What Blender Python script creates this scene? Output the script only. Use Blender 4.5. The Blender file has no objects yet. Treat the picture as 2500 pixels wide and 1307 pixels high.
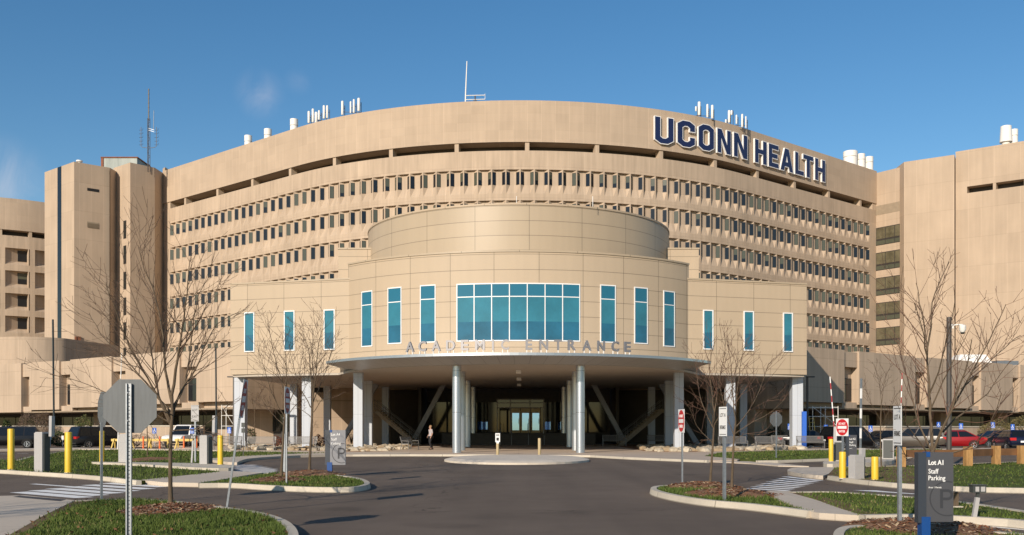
import bpy, bmesh, math, random
from mathutils import Vector, Matrix
S = bpy.context.scene
COL = S.collection
R = math.radians
random.seed(11)

# ---------------------------------------------------------------- camera, sky, sun, exposure
cam_d = bpy.data.cameras.new("camera")
cam = bpy.data.objects.new("camera", cam_d)
COL.objects.link(cam)
S.camera = cam
cam.location = (0, 0, 1.6)
cam.rotation_euler = (R(90), 0, 0)
cam_d.sensor_width = 36.0
cam_d.lens = 34.56
cam_d.shift_x = -0.0064
cam_d.shift_y = 0.157
cam_d.clip_start = 0.1
cam_d.clip_end = 3000

SUN_AZ, SUN_EL = R(26.5), R(22)          # azimuth: to the left of straight behind the camera
sun_vec = Vector((-math.sin(SUN_AZ) * math.cos(SUN_EL), -math.cos(SUN_AZ) * math.cos(SUN_EL), math.sin(SUN_EL)))
sd = bpy.data.lights.new("sun", 'SUN')
sd.energy = 5.0
sd.angle = R(0.5)
sd.color = (1.0, 0.88, 0.73)
sun = bpy.data.objects.new("sun", sd)
sun.rotation_euler = (-sun_vec).to_track_quat('-Z', 'Y').to_euler()
sun.location = sun_vec * 80
COL.objects.link(sun)

W = bpy.data.worlds.new("World")
S.world = W
W.use_nodes = True
wn, wl = W.node_tree.nodes, W.node_tree.links
wn.clear()
wo = wn.new('ShaderNodeOutputWorld')
bg = wn.new('ShaderNodeBackground')
bg.inputs['Strength'].default_value = 0.118
sky = wn.new('ShaderNodeTexSky')
sky.sky_type = 'NISHITA'
sky.sun_disc = False
sky.sun_elevation = SUN_EL
sky.sun_rotation = R(180) + SUN_AZ
sky.air_density = 1.0
sky.dust_density = 0.15
sky.ozone_density = 1.6
# a few thin wisps of cloud, by direction
tc = wn.new('ShaderNodeTexCoord')
def wmath(op, a, b=None):
    n = wn.new('ShaderNodeMath'); n.operation = op
    for i, q in enumerate((a, b)):
        if q is None: continue
        if isinstance(q, (int, float)): n.inputs[i].default_value = q
        else: wl.new(q, n.inputs[i])
    return n.outputs[0]
cn = wn.new('ShaderNodeTexNoise'); cn.inputs['Scale'].default_value = 17; cn.inputs['Detail'].default_value = 10; cn.inputs['Distortion'].default_value = .7
cn.inputs['Roughness'].default_value = 0.6
wl.new(tc.outputs['Generated'], cn.inputs['Vector'])
def wisp(d, rad, amt):
    v = wn.new('ShaderNodeVectorMath'); v.operation = 'DISTANCE'
    wl.new(tc.outputs['Generated'], v.inputs[0]); v.inputs[1].default_value = Vector(d).normalized()
    m = wn.new('ShaderNodeMapRange'); m.interpolation_type = 'SMOOTHSTEP'
    m.inputs['From Min'].default_value = 0.0; m.inputs['From Max'].default_value = rad
    m.inputs['To Min'].default_value = amt; m.inputs['To Max'].default_value = 0.0
    wl.new(v.outputs['Value'], m.inputs['Value'])
    return m.outputs[0]
cov = wmath('ADD', wisp((-0.263, 1, 0.340), 0.028, 0.34), wisp((-0.225, 1, 0.352), 0.016, 0.10))
cov = wmath('ADD', cov, wisp((-0.530, 1, 0.243), 0.055, 0.5))
cr = wn.new('ShaderNodeMapRange'); cr.inputs['From Min'].default_value = 0.36; cr.inputs['From Max'].default_value = 0.74
wl.new(cn.outputs['Fac'], cr.inputs['Value'])
cmix = wn.new('ShaderNodeMix'); cmix.data_type = 'RGBA'
wl.new(wmath('MULTIPLY', cov, cr.outputs[0]), cmix.inputs['Factor'])
hs = wn.new('ShaderNodeHueSaturation'); hs.inputs['Hue'].default_value = .500; hs.inputs['Saturation'].default_value = 1.32; hs.inputs['Value'].default_value = .98
wl.new(sky.outputs[0], hs.inputs['Color'])
wl.new(hs.outputs[0], cmix.inputs['A'])
cmix.inputs['B'].default_value = (7.0, 6.6, 6.8, 1)
wl.new(cmix.outputs['Result'], bg.inputs['Color'])
wl.new(bg.outputs[0], wo.inputs[0])

S.view_settings.view_transform = 'Standard'
S.view_settings.look = 'None'
S.view_settings.exposure = 0.0
S.view_settings.gamma = 1.0
S.cycles.max_bounces = 6
S.cycles.use_denoising = True

# ---------------------------------------------------------------- measuring helpers
FPX, CX, HY, CH = 2400.0, 1266.0, 1046.0, 1.6
def X(px, D): return (px - CX) * D / FPX
def Z(py, D): return CH - (py - HY) * D / FPX
def G(px, py, z=0.0):
    D = (CH - z) * FPX / (py - HY)
    return (X(px, D), D)
def A(px, py, D): return Vector((X(px, D), D, Z(py, D)))
def GP(pts, z=0.0): return [G(x, y, z) for x, y in pts]

# ---------------------------------------------------------------- mesh builder
class MB:
    def __init__(s): s.v = []; s.f = []; s.m = []; s.uv = {}
    def add(s, verts, faces, m=0, uvs=None):
        o = len(s.v); s.v += [tuple(p) for p in verts]
        for k, f in enumerate(faces):
            if uvs: s.uv[len(s.f)] = uvs[k]
            s.f.append(tuple(o + i for i in f)); s.m.append(m if isinstance(m, int) else m[k])
        return s
    def quad(s, a, b, c, d, m=0, uv=None): return s.add([a, b, c, d], [(0, 1, 2, 3)], m, [uv] if uv else None)
    def box(s, c, sz, m=0, rz=0.0, M=None):
        hx, hy, hz = sz[0] / 2, sz[1] / 2, sz[2] / 2
        co, si = math.cos(rz), math.sin(rz)
        vs = []
        for z in (-hz, hz):
            for x, y in ((-hx, -hy), (hx, -hy), (hx, hy), (-hx, hy)):
                p = Vector((x * co - y * si, x * si + y * co, z))
                if M: p = M @ p
                vs.append((p[0] + c[0], p[1] + c[1], p[2] + c[2]))
        return s.add(vs, [(0, 3, 2, 1), (4, 5, 6, 7), (0, 1, 5, 4), (1, 2, 6, 5), (2, 3, 7, 6), (3, 0, 4, 7)], m)
    def bb(s, x0, x1, y0, y1, z0, z1, m=0):
        return s.box(((x0 + x1) / 2, (y0 + y1) / 2, (z0 + z1) / 2), (x1 - x0, y1 - y0, z1 - z0), m)
    def bar(s, a, b, w, h, m=0):
        a, b = Vector(a), Vector(b); d = (b - a); L = d.length; d.normalize()
        up = Vector((0, 0, 1)) if abs(d.z) < .95 else Vector((0, 1, 0))
        x = d.cross(up).normalized(); y = x.cross(d)
        vs = []
        for p in (a, b):
            for i, j in ((-1, -1), (1, -1), (1, 1), (-1, 1)): vs.append(p + x * (i * w / 2) + y * (j * h / 2))
        return s.add(vs, [(0, 1, 2, 3), (7, 6, 5, 4), (0, 4, 5, 1), (1, 5, 6, 2), (2, 6, 7, 3), (3, 7, 4, 0)], m)
    def tube(s, pts, rad, n=8, m=0, cap=True):
        pts = [Vector(p) for p in pts]; k = len(pts)
        if not hasattr(rad, '__len__'): rad = [rad] * k
        vs = []; ref = None
        for i, p in enumerate(pts):
            t = (pts[min(i + 1, k - 1)] - pts[max(i - 1, 0)]).normalized()
            if ref is None: ref = Vector((1, 0, 0)) if abs(t.x) < .9 else Vector((0, 1, 0))
            u = (ref - t * ref.dot(t)).normalized(); w = t.cross(u); ref = u
            for j in range(n):
                a = 2 * math.pi * j / n; vs.append(p + (u * math.cos(a) + w * math.sin(a)) * rad[i])
        fs = [(i * n + j, i * n + (j + 1) % n, (i + 1) * n + (j + 1) % n, (i + 1) * n + j) for i in range(k - 1) for j in range(n)]
        if cap: fs += [tuple(range(n - 1, -1, -1)), tuple((k - 1) * n + j for j in range(n))]
        return s.add(vs, fs, m)
    def lathe(s, prof, c=(0, 0, 0), n=16, m=0, sx=1, sy=1):
        vs = []; k = len(prof)
        for r, z in prof:
            for j in range(n):
                a = 2 * math.pi * j / n
                vs.append((c[0] + r * sx * math.cos(a), c[1] + r * sy * math.sin(a), c[2] + z))
        fs = [(i * n + j, i * n + (j + 1) % n, (i + 1) * n + (j + 1) % n, (i + 1) * n + j) for i in range(k - 1) for j in range(n)]
        fs += [tuple(range(n - 1, -1, -1)), tuple((k - 1) * n + j for j in range(n))]
        return s.add(vs, fs, m)
    def prism(s, poly, z0, z1, m=0, mtop=None):
        n = len(poly)
        ar = sum(poly[i][0] * poly[(i + 1) % n][1] - poly[(i + 1) % n][0] * poly[i][1] for i in range(n))
        if ar < 0: poly = poly[::-1]
        g = lambda z, i: z(i) if callable(z) else z
        vs = [(p[0], p[1], g(z0, i)) for i, p in enumerate(poly)] + [(p[0], p[1], g(z1, i)) for i, p in enumerate(poly)]
        fs = [tuple(range(n - 1, -1, -1)), tuple(range(n, 2 * n))] + [(i, (i + 1) % n, n + (i + 1) % n, n + i) for i in range(n)]
        return s.add(vs, fs, [m, m if mtop is None else mtop] + [m] * n)
    def blob(s, c, r, n=8, m=0, jit=0.0, rnd=random):
        rings = max(3, n // 2); vs = [(c[0], c[1], c[2] - r[2])]
        for i in range(1, rings):
            a = math.pi * i / rings - math.pi / 2
            for j in range(n):
                b = 2 * math.pi * (j + .5 * (i % 2)) / n; k = 1 + rnd.uniform(-jit, jit)
                vs.append((c[0] + r[0] * k * math.cos(a) * math.cos(b), c[1] + r[1] * k * math.cos(a) * math.sin(b), c[2] + r[2] * k * math.sin(a)))
        vs.append((c[0], c[1], c[2] + r[2])); T = len(vs) - 1
        fs = [(0, 1 + (j + 1) % n, 1 + j) for j in range(n)]
        for i in range(rings - 2):
            o = 1 + i * n
            fs += [(o + j, o + (j + 1) % n, o + n + (j + 1) % n, o + n + j) for j in range(n)]
        o = 1 + (rings - 2) * n
        fs += [(o + j, o + (j + 1) % n, T) for j in range(n)]
        return s.add(vs, fs, m)
    def mesh(s, me, M, m=0):
        s.add([M @ v.co for v in me.vertices], [tuple(p.vertices) for p in me.polygons], m); return s
    def build(s, name, mats, parent=None, smooth=None, world=False):
        me = bpy.data.meshes.new(name)
        off = Vector((0, 0, 0))
        if world and parent is not None:
            r = parent
            while r.parent: r = r.parent
            off = r.location
        me.from_pydata([(p[0] - off[0], p[1] - off[1], p[2] - off[2]) for p in s.v], [], s.f)
        if not isinstance(mats, (list, tuple)): mats = [mats]
        for q in mats: me.materials.append(q)
        me.polygons.foreach_set('material_index', s.m)
        uvl = me.uv_layers.new(name='UVMap').data
        for p in me.polygons:
            u = s.uv.get(p.index)
            if u:
                for k, li in enumerate(p.loop_indices): uvl[li].uv = u[k]
            else:
                nn = p.normal
                if abs(nn.z) < .75:
                    t = Vector((-nn.y, nn.x, 0)); t.normalize()
                    for li, vi in zip(p.loop_indices, p.vertices):
                        q = s.v[vi]; uvl[li].uv = (q[0] * t.x + q[1] * t.y, q[2])
                else:
                    for li, vi in zip(p.loop_indices, p.vertices): uvl[li].uv = s.v[vi][:2]
        if smooth is not None:
            me.polygons.foreach_set('use_smooth', [True] * len(me.polygons))
            me.set_sharp_from_angle(angle=R(smooth))
        me.update()
        o = bpy.data.objects.new(name, me); COL.objects.link(o)
        if parent is not None: o.parent = parent
        return o

def tag(o, label=None, cat=None, group=None, kind=None):
    if label: o['label'] = label
    if cat: o['category'] = cat
    if group: o['group'] = group
    if kind: o['kind'] = kind
    return o
def thing(name, label, cat, loc=(0, 0, 0), rz=0.0, group=None):
    o = bpy.data.objects.new(name, None); COL.objects.link(o)
    o.empty_display_size = .3; o.location = loc; o.rotation_euler = (0, 0, rz)
    return tag(o, label, cat, group)
def struct(mb, name, mats, smooth=None, kind='structure'):
    return tag(mb.build(name, mats, None, smooth), kind=kind)
def copy_tree(o, parent=None):
    c = o.copy(); COL.objects.link(c)
    if parent is not None: c.parent = parent
    for ch in list(o.children): copy_tree(ch, c)
    return c
def dup(o, loc, rz=None, label=None, group=None):
    c = copy_tree(o); c.location = loc
    if rz is not None: c.rotation_euler = (0, 0, rz)
    if label: c['label'] = label
    if group: c['group'] = group
    return c

def ev_mesh(cu):
    o = bpy.data.objects.new("tmp", cu); COL.objects.link(o)
    dg = bpy.context.evaluated_depsgraph_get(); dg.update()
    me = bpy.data.meshes.new_from_object(o.evaluated_get(dg))
    bpy.data.objects.remove(o); bpy.data.curves.remove(cu)
    return me
def text_mesh(body, size, extrude=.004, offset=0.0, align='LEFT'):
    cu = bpy.data.curves.new("t", 'FONT'); cu.body = body; cu.size = size; cu.extrude = extrude; cu.offset = offset
    cu.align_x = align; cu.resolution_u = 3
    return ev_mesh(cu)
def poly_mesh(loops, extrude, offset=0.0):
    cu = bpy.data.curves.new("p", 'CURVE'); cu.dimensions = '2D'; cu.fill_mode = 'BOTH'; cu.extrude = extrude; cu.offset = offset
    for lp in loops:
        sp = cu.splines.new('POLY'); sp.points.add(len(lp) - 1)
        for p, q in zip(sp.points, lp): p.co = (q[0], q[1], 0, 1)
        sp.use_cyclic_u = True
    return ev_mesh(cu)
UP = Matrix.Rotation(R(90), 4, 'X')       # lettering lies flat: stand it up, facing -Y

# ---------------------------------------------------------------- materials
def nt(name):
    m = bpy.data.materials.new(name); m.use_nodes = True
    t = m.node_tree
    return m, t.nodes, t.links, t.nodes['Principled BSDF']
def mat(name, c, rough=.6, metal=0.0, var=0.0, scale=8.0, bump=0.0, c2=None, coords='Object', ior=None, spec=None, emit=None, detail=4, stretch=None, bscale=None):
    m, N, L, b = nt(name)
    b.inputs['Base Color'].default_value = (*c, 1); b.inputs['Roughness'].default_value = rough; b.inputs['Metallic'].default_value = metal
    if ior: b.inputs['IOR'].default_value = ior
    if spec is not None: b.inputs['Specular IOR Level'].default_value = spec
    if var or bump or c2:
        tc = N.new('ShaderNodeTexCoord'); mp = N.new('ShaderNodeMapping'); L.new(tc.outputs[coords], mp.inputs[0])
        if stretch: mp.inputs['Scale'].default_value = stretch
        n = N.new('ShaderNodeTexNoise'); n.inputs['Scale'].default_value = scale; n.inputs['Detail'].default_value = detail
        n.inputs['Roughness'].default_value = .65
        L.new(mp.outputs[0], n.inputs['Vector'])
        r = N.new('ShaderNodeValToRGB'); r.color_ramp.elements[0].position = .3; r.color_ramp.elements[1].position = .7
        a = c if not c2 else c
        lo = tuple(max(0, q * (1 - var)) for q in c); hi = c2 if c2 else tuple(q * (1 + var) for q in c)
        r.color_ramp.elements[0].color = (*lo, 1); r.color_ramp.elements[1].color = (*hi, 1)
        L.new(n.outputs['Fac'], r.inputs[0]); L.new(r.outputs[0], b.inputs['Base Color'])
        if bump:
            n2 = N.new('ShaderNodeTexNoise'); n2.inputs['Scale'].default_value = bscale or scale * 4; n2.inputs['Detail'].default_value = 5
            L.new(mp.outputs[0], n2.inputs['Vector'])
            bp = N.new('ShaderNodeBump'); bp.inputs['Strength'].default_value = bump; bp.inputs['Distance'].default_value = .03
            L.new(n2.outputs['Fac'], bp.inputs['Height']); L.new(bp.outputs[0], b.inputs['Normal'])
    if emit:
        b.inputs['Emission Color'].default_value = (*c, 1); b.inputs['Emission Strength'].default_value = emit
    return m

def panel_mat(name, c, a, bz, lw=.035, line=.55, rough=.75, var=.08, cell=.05, streak=.10, off=(0, 0), hline=None, spec=.3, metal=0.0, grain=.0, blotch=.2):
    """cladding: joints every a metres along u and bz metres along v, panel to panel tone, weather streaks"""
    m, N, L, b = nt(name)
    uv = N.new('ShaderNodeUVMap'); sep = N.new('ShaderNodeSeparateXYZ'); L.new(uv.outputs[0], sep.inputs[0])
    def mt(op, p, q=None, r=None):
        n = N.new('ShaderNodeMath'); n.operation = op
        for i, w in enumerate((p, q, r)):
            if w is None: continue
            if isinstance(w, (int, float)): n.inputs[i].default_value = w
            else: L.new(w, n.inputs[i])
        return n.outputs[0]
    u = mt('ADD', sep.outputs[0], 1000 * a + off[0]); v = mt('ADD', sep.outputs[1], 1000 * bz + off[1])
    ua, vb = mt('DIVIDE', u, a), mt('DIVIDE', v, bz)
    mu = mt('LESS_THAN', mt('FRACT', ua), lw / a); mv = mt('LESS_THAN', mt('FRACT', vb), lw / bz)
    # panel tone
    cb = N.new('ShaderNodeCombineXYZ'); L.new(mt('FLOOR', ua), cb.inputs[0]); L.new(mt('FLOOR', vb), cb.inputs[1])
    wnz = N.new('ShaderNodeTexWhiteNoise'); wnz.noise_dimensions = '3D'; L.new(cb.outputs[0], wnz.inputs['Vector'])
    # streaks (stretched vertically) and blotches
    mp = N.new('ShaderNodeMapping'); mp.inputs['Scale'].default_value = (1.6, .12, 1); L.new(uv.outputs[0], mp.inputs[0])
    n1 = N.new('ShaderNodeTexNoise'); n1.inputs['Scale'].default_value = 1.3; n1.inputs['Detail'].default_value = 6; L.new(mp.outputs[0], n1.inputs['Vector'])
    n2 = N.new('ShaderNodeTexNoise'); n2.inputs['Scale'].default_value = blotch; n2.inputs['Detail'].default_value = 5; L.new(uv.outputs[0], n2.inputs['Vector'])
    n3 = N.new('ShaderNodeTexNoise'); n3.inputs['Scale'].default_value = 14; n3.inputs['Detail'].default_value = 4; L.new(uv.outputs[0], n3.inputs['Vector'])
    f = mt('ADD', mt('MULTIPLY', mt('SUBTRACT', n1.outputs['Fac'], .5), streak * 4), mt('MULTIPLY', mt('SUBTRACT', n2.outputs['Fac'], .5), var * 4))
    f = mt('ADD', f, mt('MULTIPLY', mt('SUBTRACT', wnz.outputs['Value'], .5), cell * 2))
    f = mt('ADD', f, mt('MULTIPLY', mt('SUBTRACT', n3.outputs['Fac'], .5), grain * 4))
    f = mt('ADD', f, 1.0)
    lv = mt('ADD', 1.0, mt('MULTIPLY', mu, line - 1.0))
    lh = mt('ADD', 1.0, mt('MULTIPLY', mv, (hline if hline is not None else line) - 1.0))
    f = mt('MULTIPLY', mt('MULTIPLY', f, lv), lh)
    vm = N.new('ShaderNodeVectorMath'); vm.operation = 'SCALE'; vm.inputs[0].default_value = c; L.new(f, vm.inputs['Scale'])
    L.new(vm.outputs[0], b.inputs['Base Color'])
    b.inputs['Roughness'].default_value = rough; b.inputs['Specular IOR Level'].default_value = spec; b.inputs['Metallic'].default_value = metal
    bp = N.new('ShaderNodeBump'); bp.inputs['Strength'].default_value = .25; bp.inputs['Distance'].default_value = .02
    L.new(n3.outputs['Fac'], bp.inputs['Height']); L.new(bp.outputs[0], b.inputs['Normal'])
    return m

CONC = (.455, .352, .258)
M = {}
M['conc'] = panel_mat('precast_concrete', CONC, 1.85, 4.05, .05, 1.12, .85, .08, .05, .13, hline=.86, spec=.15, grain=.03, off=(0, .55))
M['conc_band'] = panel_mat('precast_band', CONC, 1.85, 1.1, .07, 1.14, .85, .07, .035, .06, hline=.97, spec=.15, grain=.03)
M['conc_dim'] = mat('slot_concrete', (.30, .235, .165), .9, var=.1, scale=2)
M['conc_tower'] = panel_mat('tower_concrete', CONC, 1.85, 4.5, .07, 1.13, .85, .08, .04, .055, hline=.88, spec=.15, grain=.03)
M['conc_pod'] = panel_mat('podium_concrete', (.45, .348, .257), 1.5, 2.6, .06, 1.16, .88, .09, .04, .10, hline=.85, spec=.12, grain=.04)
M['panel'] = panel_mat('cladding_panel', (.46, .36, .252), 3.0, 1.03, .045, .55, .55, .025, .02, .03, spec=.35, grain=.01, off=(0, .25))
M['panel_up'] = panel_mat('cladding_panel_upper', (.42, .333, .232), 3.9, 1.04, .045, .55, .45, .025, .02, .03, spec=.4, grain=.01, off=(1.9, .35))
M['brace'] = mat('brace_grey', (.24, .25, .275), .5, .2)
M['col_panel'] = panel_mat('column_panel', (.50, .53, .58), .40, 2.55, .02, .62, .5, .02, .02, .03, spec=.4, off=(.2, 0))
M['col_metal'] = panel_mat('column_metal', (.54, .57, .62), 9, 2.55, .03, .5, .32, .02, .02, .02, spec=.5, metal=.85)
M['canopy_metal'] = mat('canopy_metal', (.50, .52, .55), .35, .8, var=.04, scale=2)
M['canopy_under'] = panel_mat('canopy_underside', (.42, .40, .37), 1.0, 30, .03, .55, .4, .02, .03, .02, spec=.4)
M['soffit'] = mat('soffit_paint', (.46, .40, .33), .7, var=.03, scale=1)
M['navy'] = mat('navy_face', (.012, .02, .075), .4)
M['white'] = mat('white_paint', (.80, .79, .77), .5, var=.03, scale=3)
M['steel'] = mat('galvanised_steel', (.30, .32, .34), .45, .6, var=.15, scale=20)
M['alu'] = mat('sign_back_aluminium', (.115, .122, .125), .6, .1, var=.12, scale=4, stretch=(6, 6, .6))
M['letter'] = mat('brushed_letter_metal', (.30, .29, .30), .55, .6)
M['dglass'] = mat('dark_glass', (.012, .014, .017), .06, ior=1.5)
M['dglass2'] = mat('dark_glass_blind', (.080, .085, .060), .12, ior=1.5)  # greenish tone of blinds behind the glass
M['dglass3'] = mat('dark_glass_half', (.025, .028, .026), .1, ior=1.5)
M['dframe'] = mat('bronze_frame', (.035, .03, .027), .5)
M['teal_hi'] = mat('teal_glass_blind', (.028, .165, .225), .05, ior=1.6, var=.18, scale=.5)
M['teal_lo'] = mat('teal_glass', (.014, .105, .175), .04, ior=1.6, var=.25, scale=.6)
M['teal_side'] = mat('teal_glass_side', (.018, .13, .20), .04, ior=1.6)
M['wframe'] = mat('window_frame_white', (.78, .78, .77), .4)
M['door_glass'] = mat('door_glass', (.19, .40, 1.0), .04, 1.0)
M['black'] = mat('black_void', (.010, .009, .009), .7)
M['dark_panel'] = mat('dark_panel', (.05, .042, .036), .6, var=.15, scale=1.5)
def asphalt_mat():
    m, N, L, b = nt('asphalt')
    tc = N.new('ShaderNodeTexCoord'); g = tc.outputs['Object']
    def nz(scale, detail, sc=None, dist=0):
        n = N.new('ShaderNodeTexNoise'); n.inputs['Scale'].default_value = scale; n.inputs['Detail'].default_value = detail; n.inputs['Distortion'].default_value = dist
        if sc: mp = N.new('ShaderNodeMapping'); mp.inputs['Scale'].default_value = sc; L.new(g, mp.inputs[0]); L.new(mp.outputs[0], n.inputs['Vector'])
        else: L.new(g, n.inputs['Vector'])
        return n.outputs['Fac']
    def mt(op, p, q=None):
        n = N.new('ShaderNodeMath'); n.operation = op
        for i, w in enumerate((p, q)):
            if w is None: continue
            if isinstance(w, (int, float)): n.inputs[i].default_value = w
            else: L.new(w, n.inputs[i])
        return n.outputs[0]
    f = mt('ADD', mt('MULTIPLY', mt('SUBTRACT', nz(.12, 6), .5), .9), mt('MULTIPLY', mt('SUBTRACT', nz(1.1, 6), .5), .35))
    f = mt('ADD', f, mt('MULTIPLY', mt('SUBTRACT', nz(.5, 5, (1.6, .10, 1), .4), .5), .55))      # drag of tyres along the drive
    f = mt('ADD', f, mt('MULTIPLY', mt('SUBTRACT', nz(45, 3), .5), .7))
    st = N.new('ShaderNodeMapRange'); st.inputs['From Min'].default_value = .60; st.inputs['From Max'].default_value = .72; st.inputs['To Max'].default_value = -.22
    L.new(nz(.42, 3), st.inputs['Value']); f = mt('ADD', f, st.outputs[0])                       # oil stains
    nv = N.new('ShaderNodeTexNoise'); nv.inputs['Scale'].default_value = .6; nv.inputs['Detail'].default_value = 5; L.new(g, nv.inputs['Vector'])
    mx = N.new('ShaderNodeVectorMath'); mx.operation = 'MULTIPLY_ADD'; L.new(nv.outputs['Color'], mx.inputs[0]); mx.inputs[1].default_value = (2.2, 2.2, 0); L.new(g, mx.inputs[2])
    vo = N.new('ShaderNodeTexVoronoi'); vo.feature = 'DISTANCE_TO_EDGE'; vo.inputs['Scale'].default_value = .085; L.new(mx.outputs[0], vo.inputs['Vector'])
    ck = N.new('ShaderNodeMapRange'); ck.inputs['From Min'].default_value = .0006; ck.inputs['From Max'].default_value = .0020; ck.inputs['To Min'].default_value = .58; ck.inputs['To Max'].default_value = 1
    L.new(vo.outputs['Distance'], ck.inputs['Value'])
    f = mt('MULTIPLY', mt('ADD', f, 1.0), ck.outputs[0])
    vm = N.new('ShaderNodeVectorMath'); vm.operation = 'SCALE'; vm.inputs[0].default_value = (.150, .115, .088); L.new(f, vm.inputs['Scale'])
    L.new(vm.outputs[0], b.inputs['Base Color']); b.inputs['Roughness'].default_value = .88; b.inputs['Specular IOR Level'].default_value = .2
    bp = N.new('ShaderNodeBump'); bp.inputs['Strength'].default_value = .5; bp.inputs['Distance'].default_value = .02; L.new(nz(70, 4), bp.inputs['Height']); L.new(bp.outputs[0], b.inputs['Normal'])
    return m
M['asphalt'] = asphalt_mat()
M['kerb'] = mat('kerb_concrete', (.52, .46, .37), .85, var=.12, scale=2.5, bump=.2, bscale=40)
M['walk'] = panel_mat('pavement_concrete', (.55, .465, .37), 1.5, 1.5, .02, .75, .88, .06, .03, .0, spec=.15, grain=.02)
M['plaza'] = panel_mat('plaza_concrete', (.52, .42, .33), 3, 3, .03, .8, .88, .06, .03, .0, spec=.15, grain=.02)
M['kerb_j'] = panel_mat('kerb_jointed', (.52, .46, .37), 3.0, 50, .03, .5, .88, .10, .05, .05, spec=.12, grain=.05, blotch=.8)
M['paint'] = mat('road_paint', (.86, .83, .78), .7, var=.12, scale=6, detail=8)
M['lawn'] = mat('lawn', (.062, .082, .016), .9, var=.0, scale=.55, bump=.8, c2=(.115, .13, .035), bscale=30, spec=.1, detail=7)
M['blade'] = mat('grass_blade', (.045, .075, .012), .7, var=.0, scale=.8, c2=(.105, .14, .03), spec=.2, detail=6)
M['blade_dry'] = mat('grass_blade_dry', (.20, .17, .06), .8)
M['mulch'] = mat('bark_mulch', (.17, .085, .045), .95, var=.0, scale=5, bump=1.0, c2=(.36, .205, .12), bscale=22, spec=.1, detail=8)
M['dirt'] = mat('bare_soil', (.13, .085, .045), .95, scale=1.2, bump=.6, c2=(.22, .15, .085), bscale=24, spec=.1, detail=8)
M['rock'] = mat('pale_stone', (.42, .35, .25), .85, var=.25, scale=1.7, c2=(.62, .54, .42))
M['bark'] = mat('bark', (.105, .074, .045), .9, var=.3, scale=9, bump=.5, stretch=(1, 1, .3))
M['twig'] = mat('twig', (.095, .058, .036), .85, var=.2, scale=3)
M['twig_red'] = mat('twig_reddish', (.14, .075, .048), .85, var=.2, scale=3)
M['yellow'] = mat('yellow_sleeve', (.72, .47, .03), .45, var=.04, scale=3)
M['cab'] = mat('cabinet_grey', (.40, .385, .375), .5, var=.04, scale=4)
M['cab_dark'] = mat('cabinet_dark', (.045, .05, .048), .45)
M['pole_dark'] = mat('bronze_pole', (.065, .055, .048), .5, var=.1, scale=4)
M['red'] = mat('sign_red', (.55, .015, .02), .45)
M['red_deep'] = mat('sign_red_deep', (.36, .014, .022), .5)  # a deeper red than the other sign red
M['signgrey'] = mat('sign_charcoal', (.068, .068, .076), .45, var=.03, scale=3)
M['signgrey2'] = mat('sign_charcoal_edge', (.035, .042, .055), .45)
M['signlight'] = mat('sign_pale_grey', (.21, .21, .225), .45, var=.04, scale=3)
M['signp'] = mat('sign_ghost_mark', (.035, .036, .042), .5)
M['blue'] = mat('sign_blue', (.004, .055, .22), .45)
M['adablue'] = mat('accessible_blue', (.03, .13, .55), .5)
M['black_txt'] = mat('sign_black', (.015, .015, .016), .5)
M['orange'] = mat('orange_post', (.75, .14, .02), .5)
M['byellow'] = mat('barricade_yellow', (.66, .46, .12), .5)
M['timber'] = mat('guard_rail_timber', (.38, .21, .075), .8, var=.25, scale=3, stretch=(4, 4, .8), bump=.3)
M['timber_d'] = mat('guard_rail_beam', (.16, .075, .03), .8, var=.3, scale=2, bump=.3)
M['bench'] = mat('bench_metal', (.16, .15, .14), .5, .3)
M['bench_l'] = mat('bench_frame', (.22, .21, .20), .45, .3)
M['tan'] = mat('tan_sleeve', (.45, .34, .18), .5)
M['roofmetal'] = mat('penthouse_metal', (.13, .16, .155), .5, .2, var=.2, scale=.7, c2=(.22, .245, .23), stretch=(1, 1, .15))
M['rust'] = mat('rusty_metal', (.22, .075, .035), .8, var=.3, scale=2)
M['vent'] = mat('louvre', (.30, .24, .17), .7)
M['chimney'] = mat('vent_stack_white', (.78, .75, .70), .5, var=.03, scale=2)
# ---------------------------------------------------------------- plan paths
class Path:
    def __init__(s, pts, sm=.25):
        s.p = [Vector((a, b)) for a, b in pts]; s.c = [0.0]; s.sm = sm
        for a, b in zip(s.p, s.p[1:]): s.c.append(s.c[-1] + (b - a).length)
        s.L = s.c[-1]
    def raw(s, q):
        q0 = min(max(q, 0), s.L); i = 0
        lo, hi = 0, len(s.c) - 2
        while lo < hi:
            md = (lo + hi + 1) // 2
            if s.c[md] <= q0: lo = md
            else: hi = md - 1
        i = lo
        d = (s.p[i + 1] - s.p[i]); L = d.length
        return s.p[i] + d * ((q - s.c[i]) / L)
    def tan(s, q):
        a, b = s.raw(max(q - s.sm, 0)), s.raw(min(q + s.sm, s.L)); return (b - a).normalized()
    def pos(s, q, d, z):
        t = s.tan(q); p = s.raw(q); return Vector((p.x + t.y * d, p.y - t.x * d, z))
    def hit(s, px):          # arc length where the camera column px meets the path
        k = (px - CX) / FPX
        f = lambda q: (lambda p: p.x - k * p.y)(s.raw(q))
        best = min((abs(f(s.L * i / 400)), s.L * i / 400) for i in range(401))[1]
        lo, hi = max(0, best - s.L / 400), min(s.L, best + s.L / 400)
        for _ in range(40):
            md = (lo + hi) / 2
            if f(lo) * f(md) <= 0: hi = md
            else: lo = md
        return (lo + hi) / 2
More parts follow.
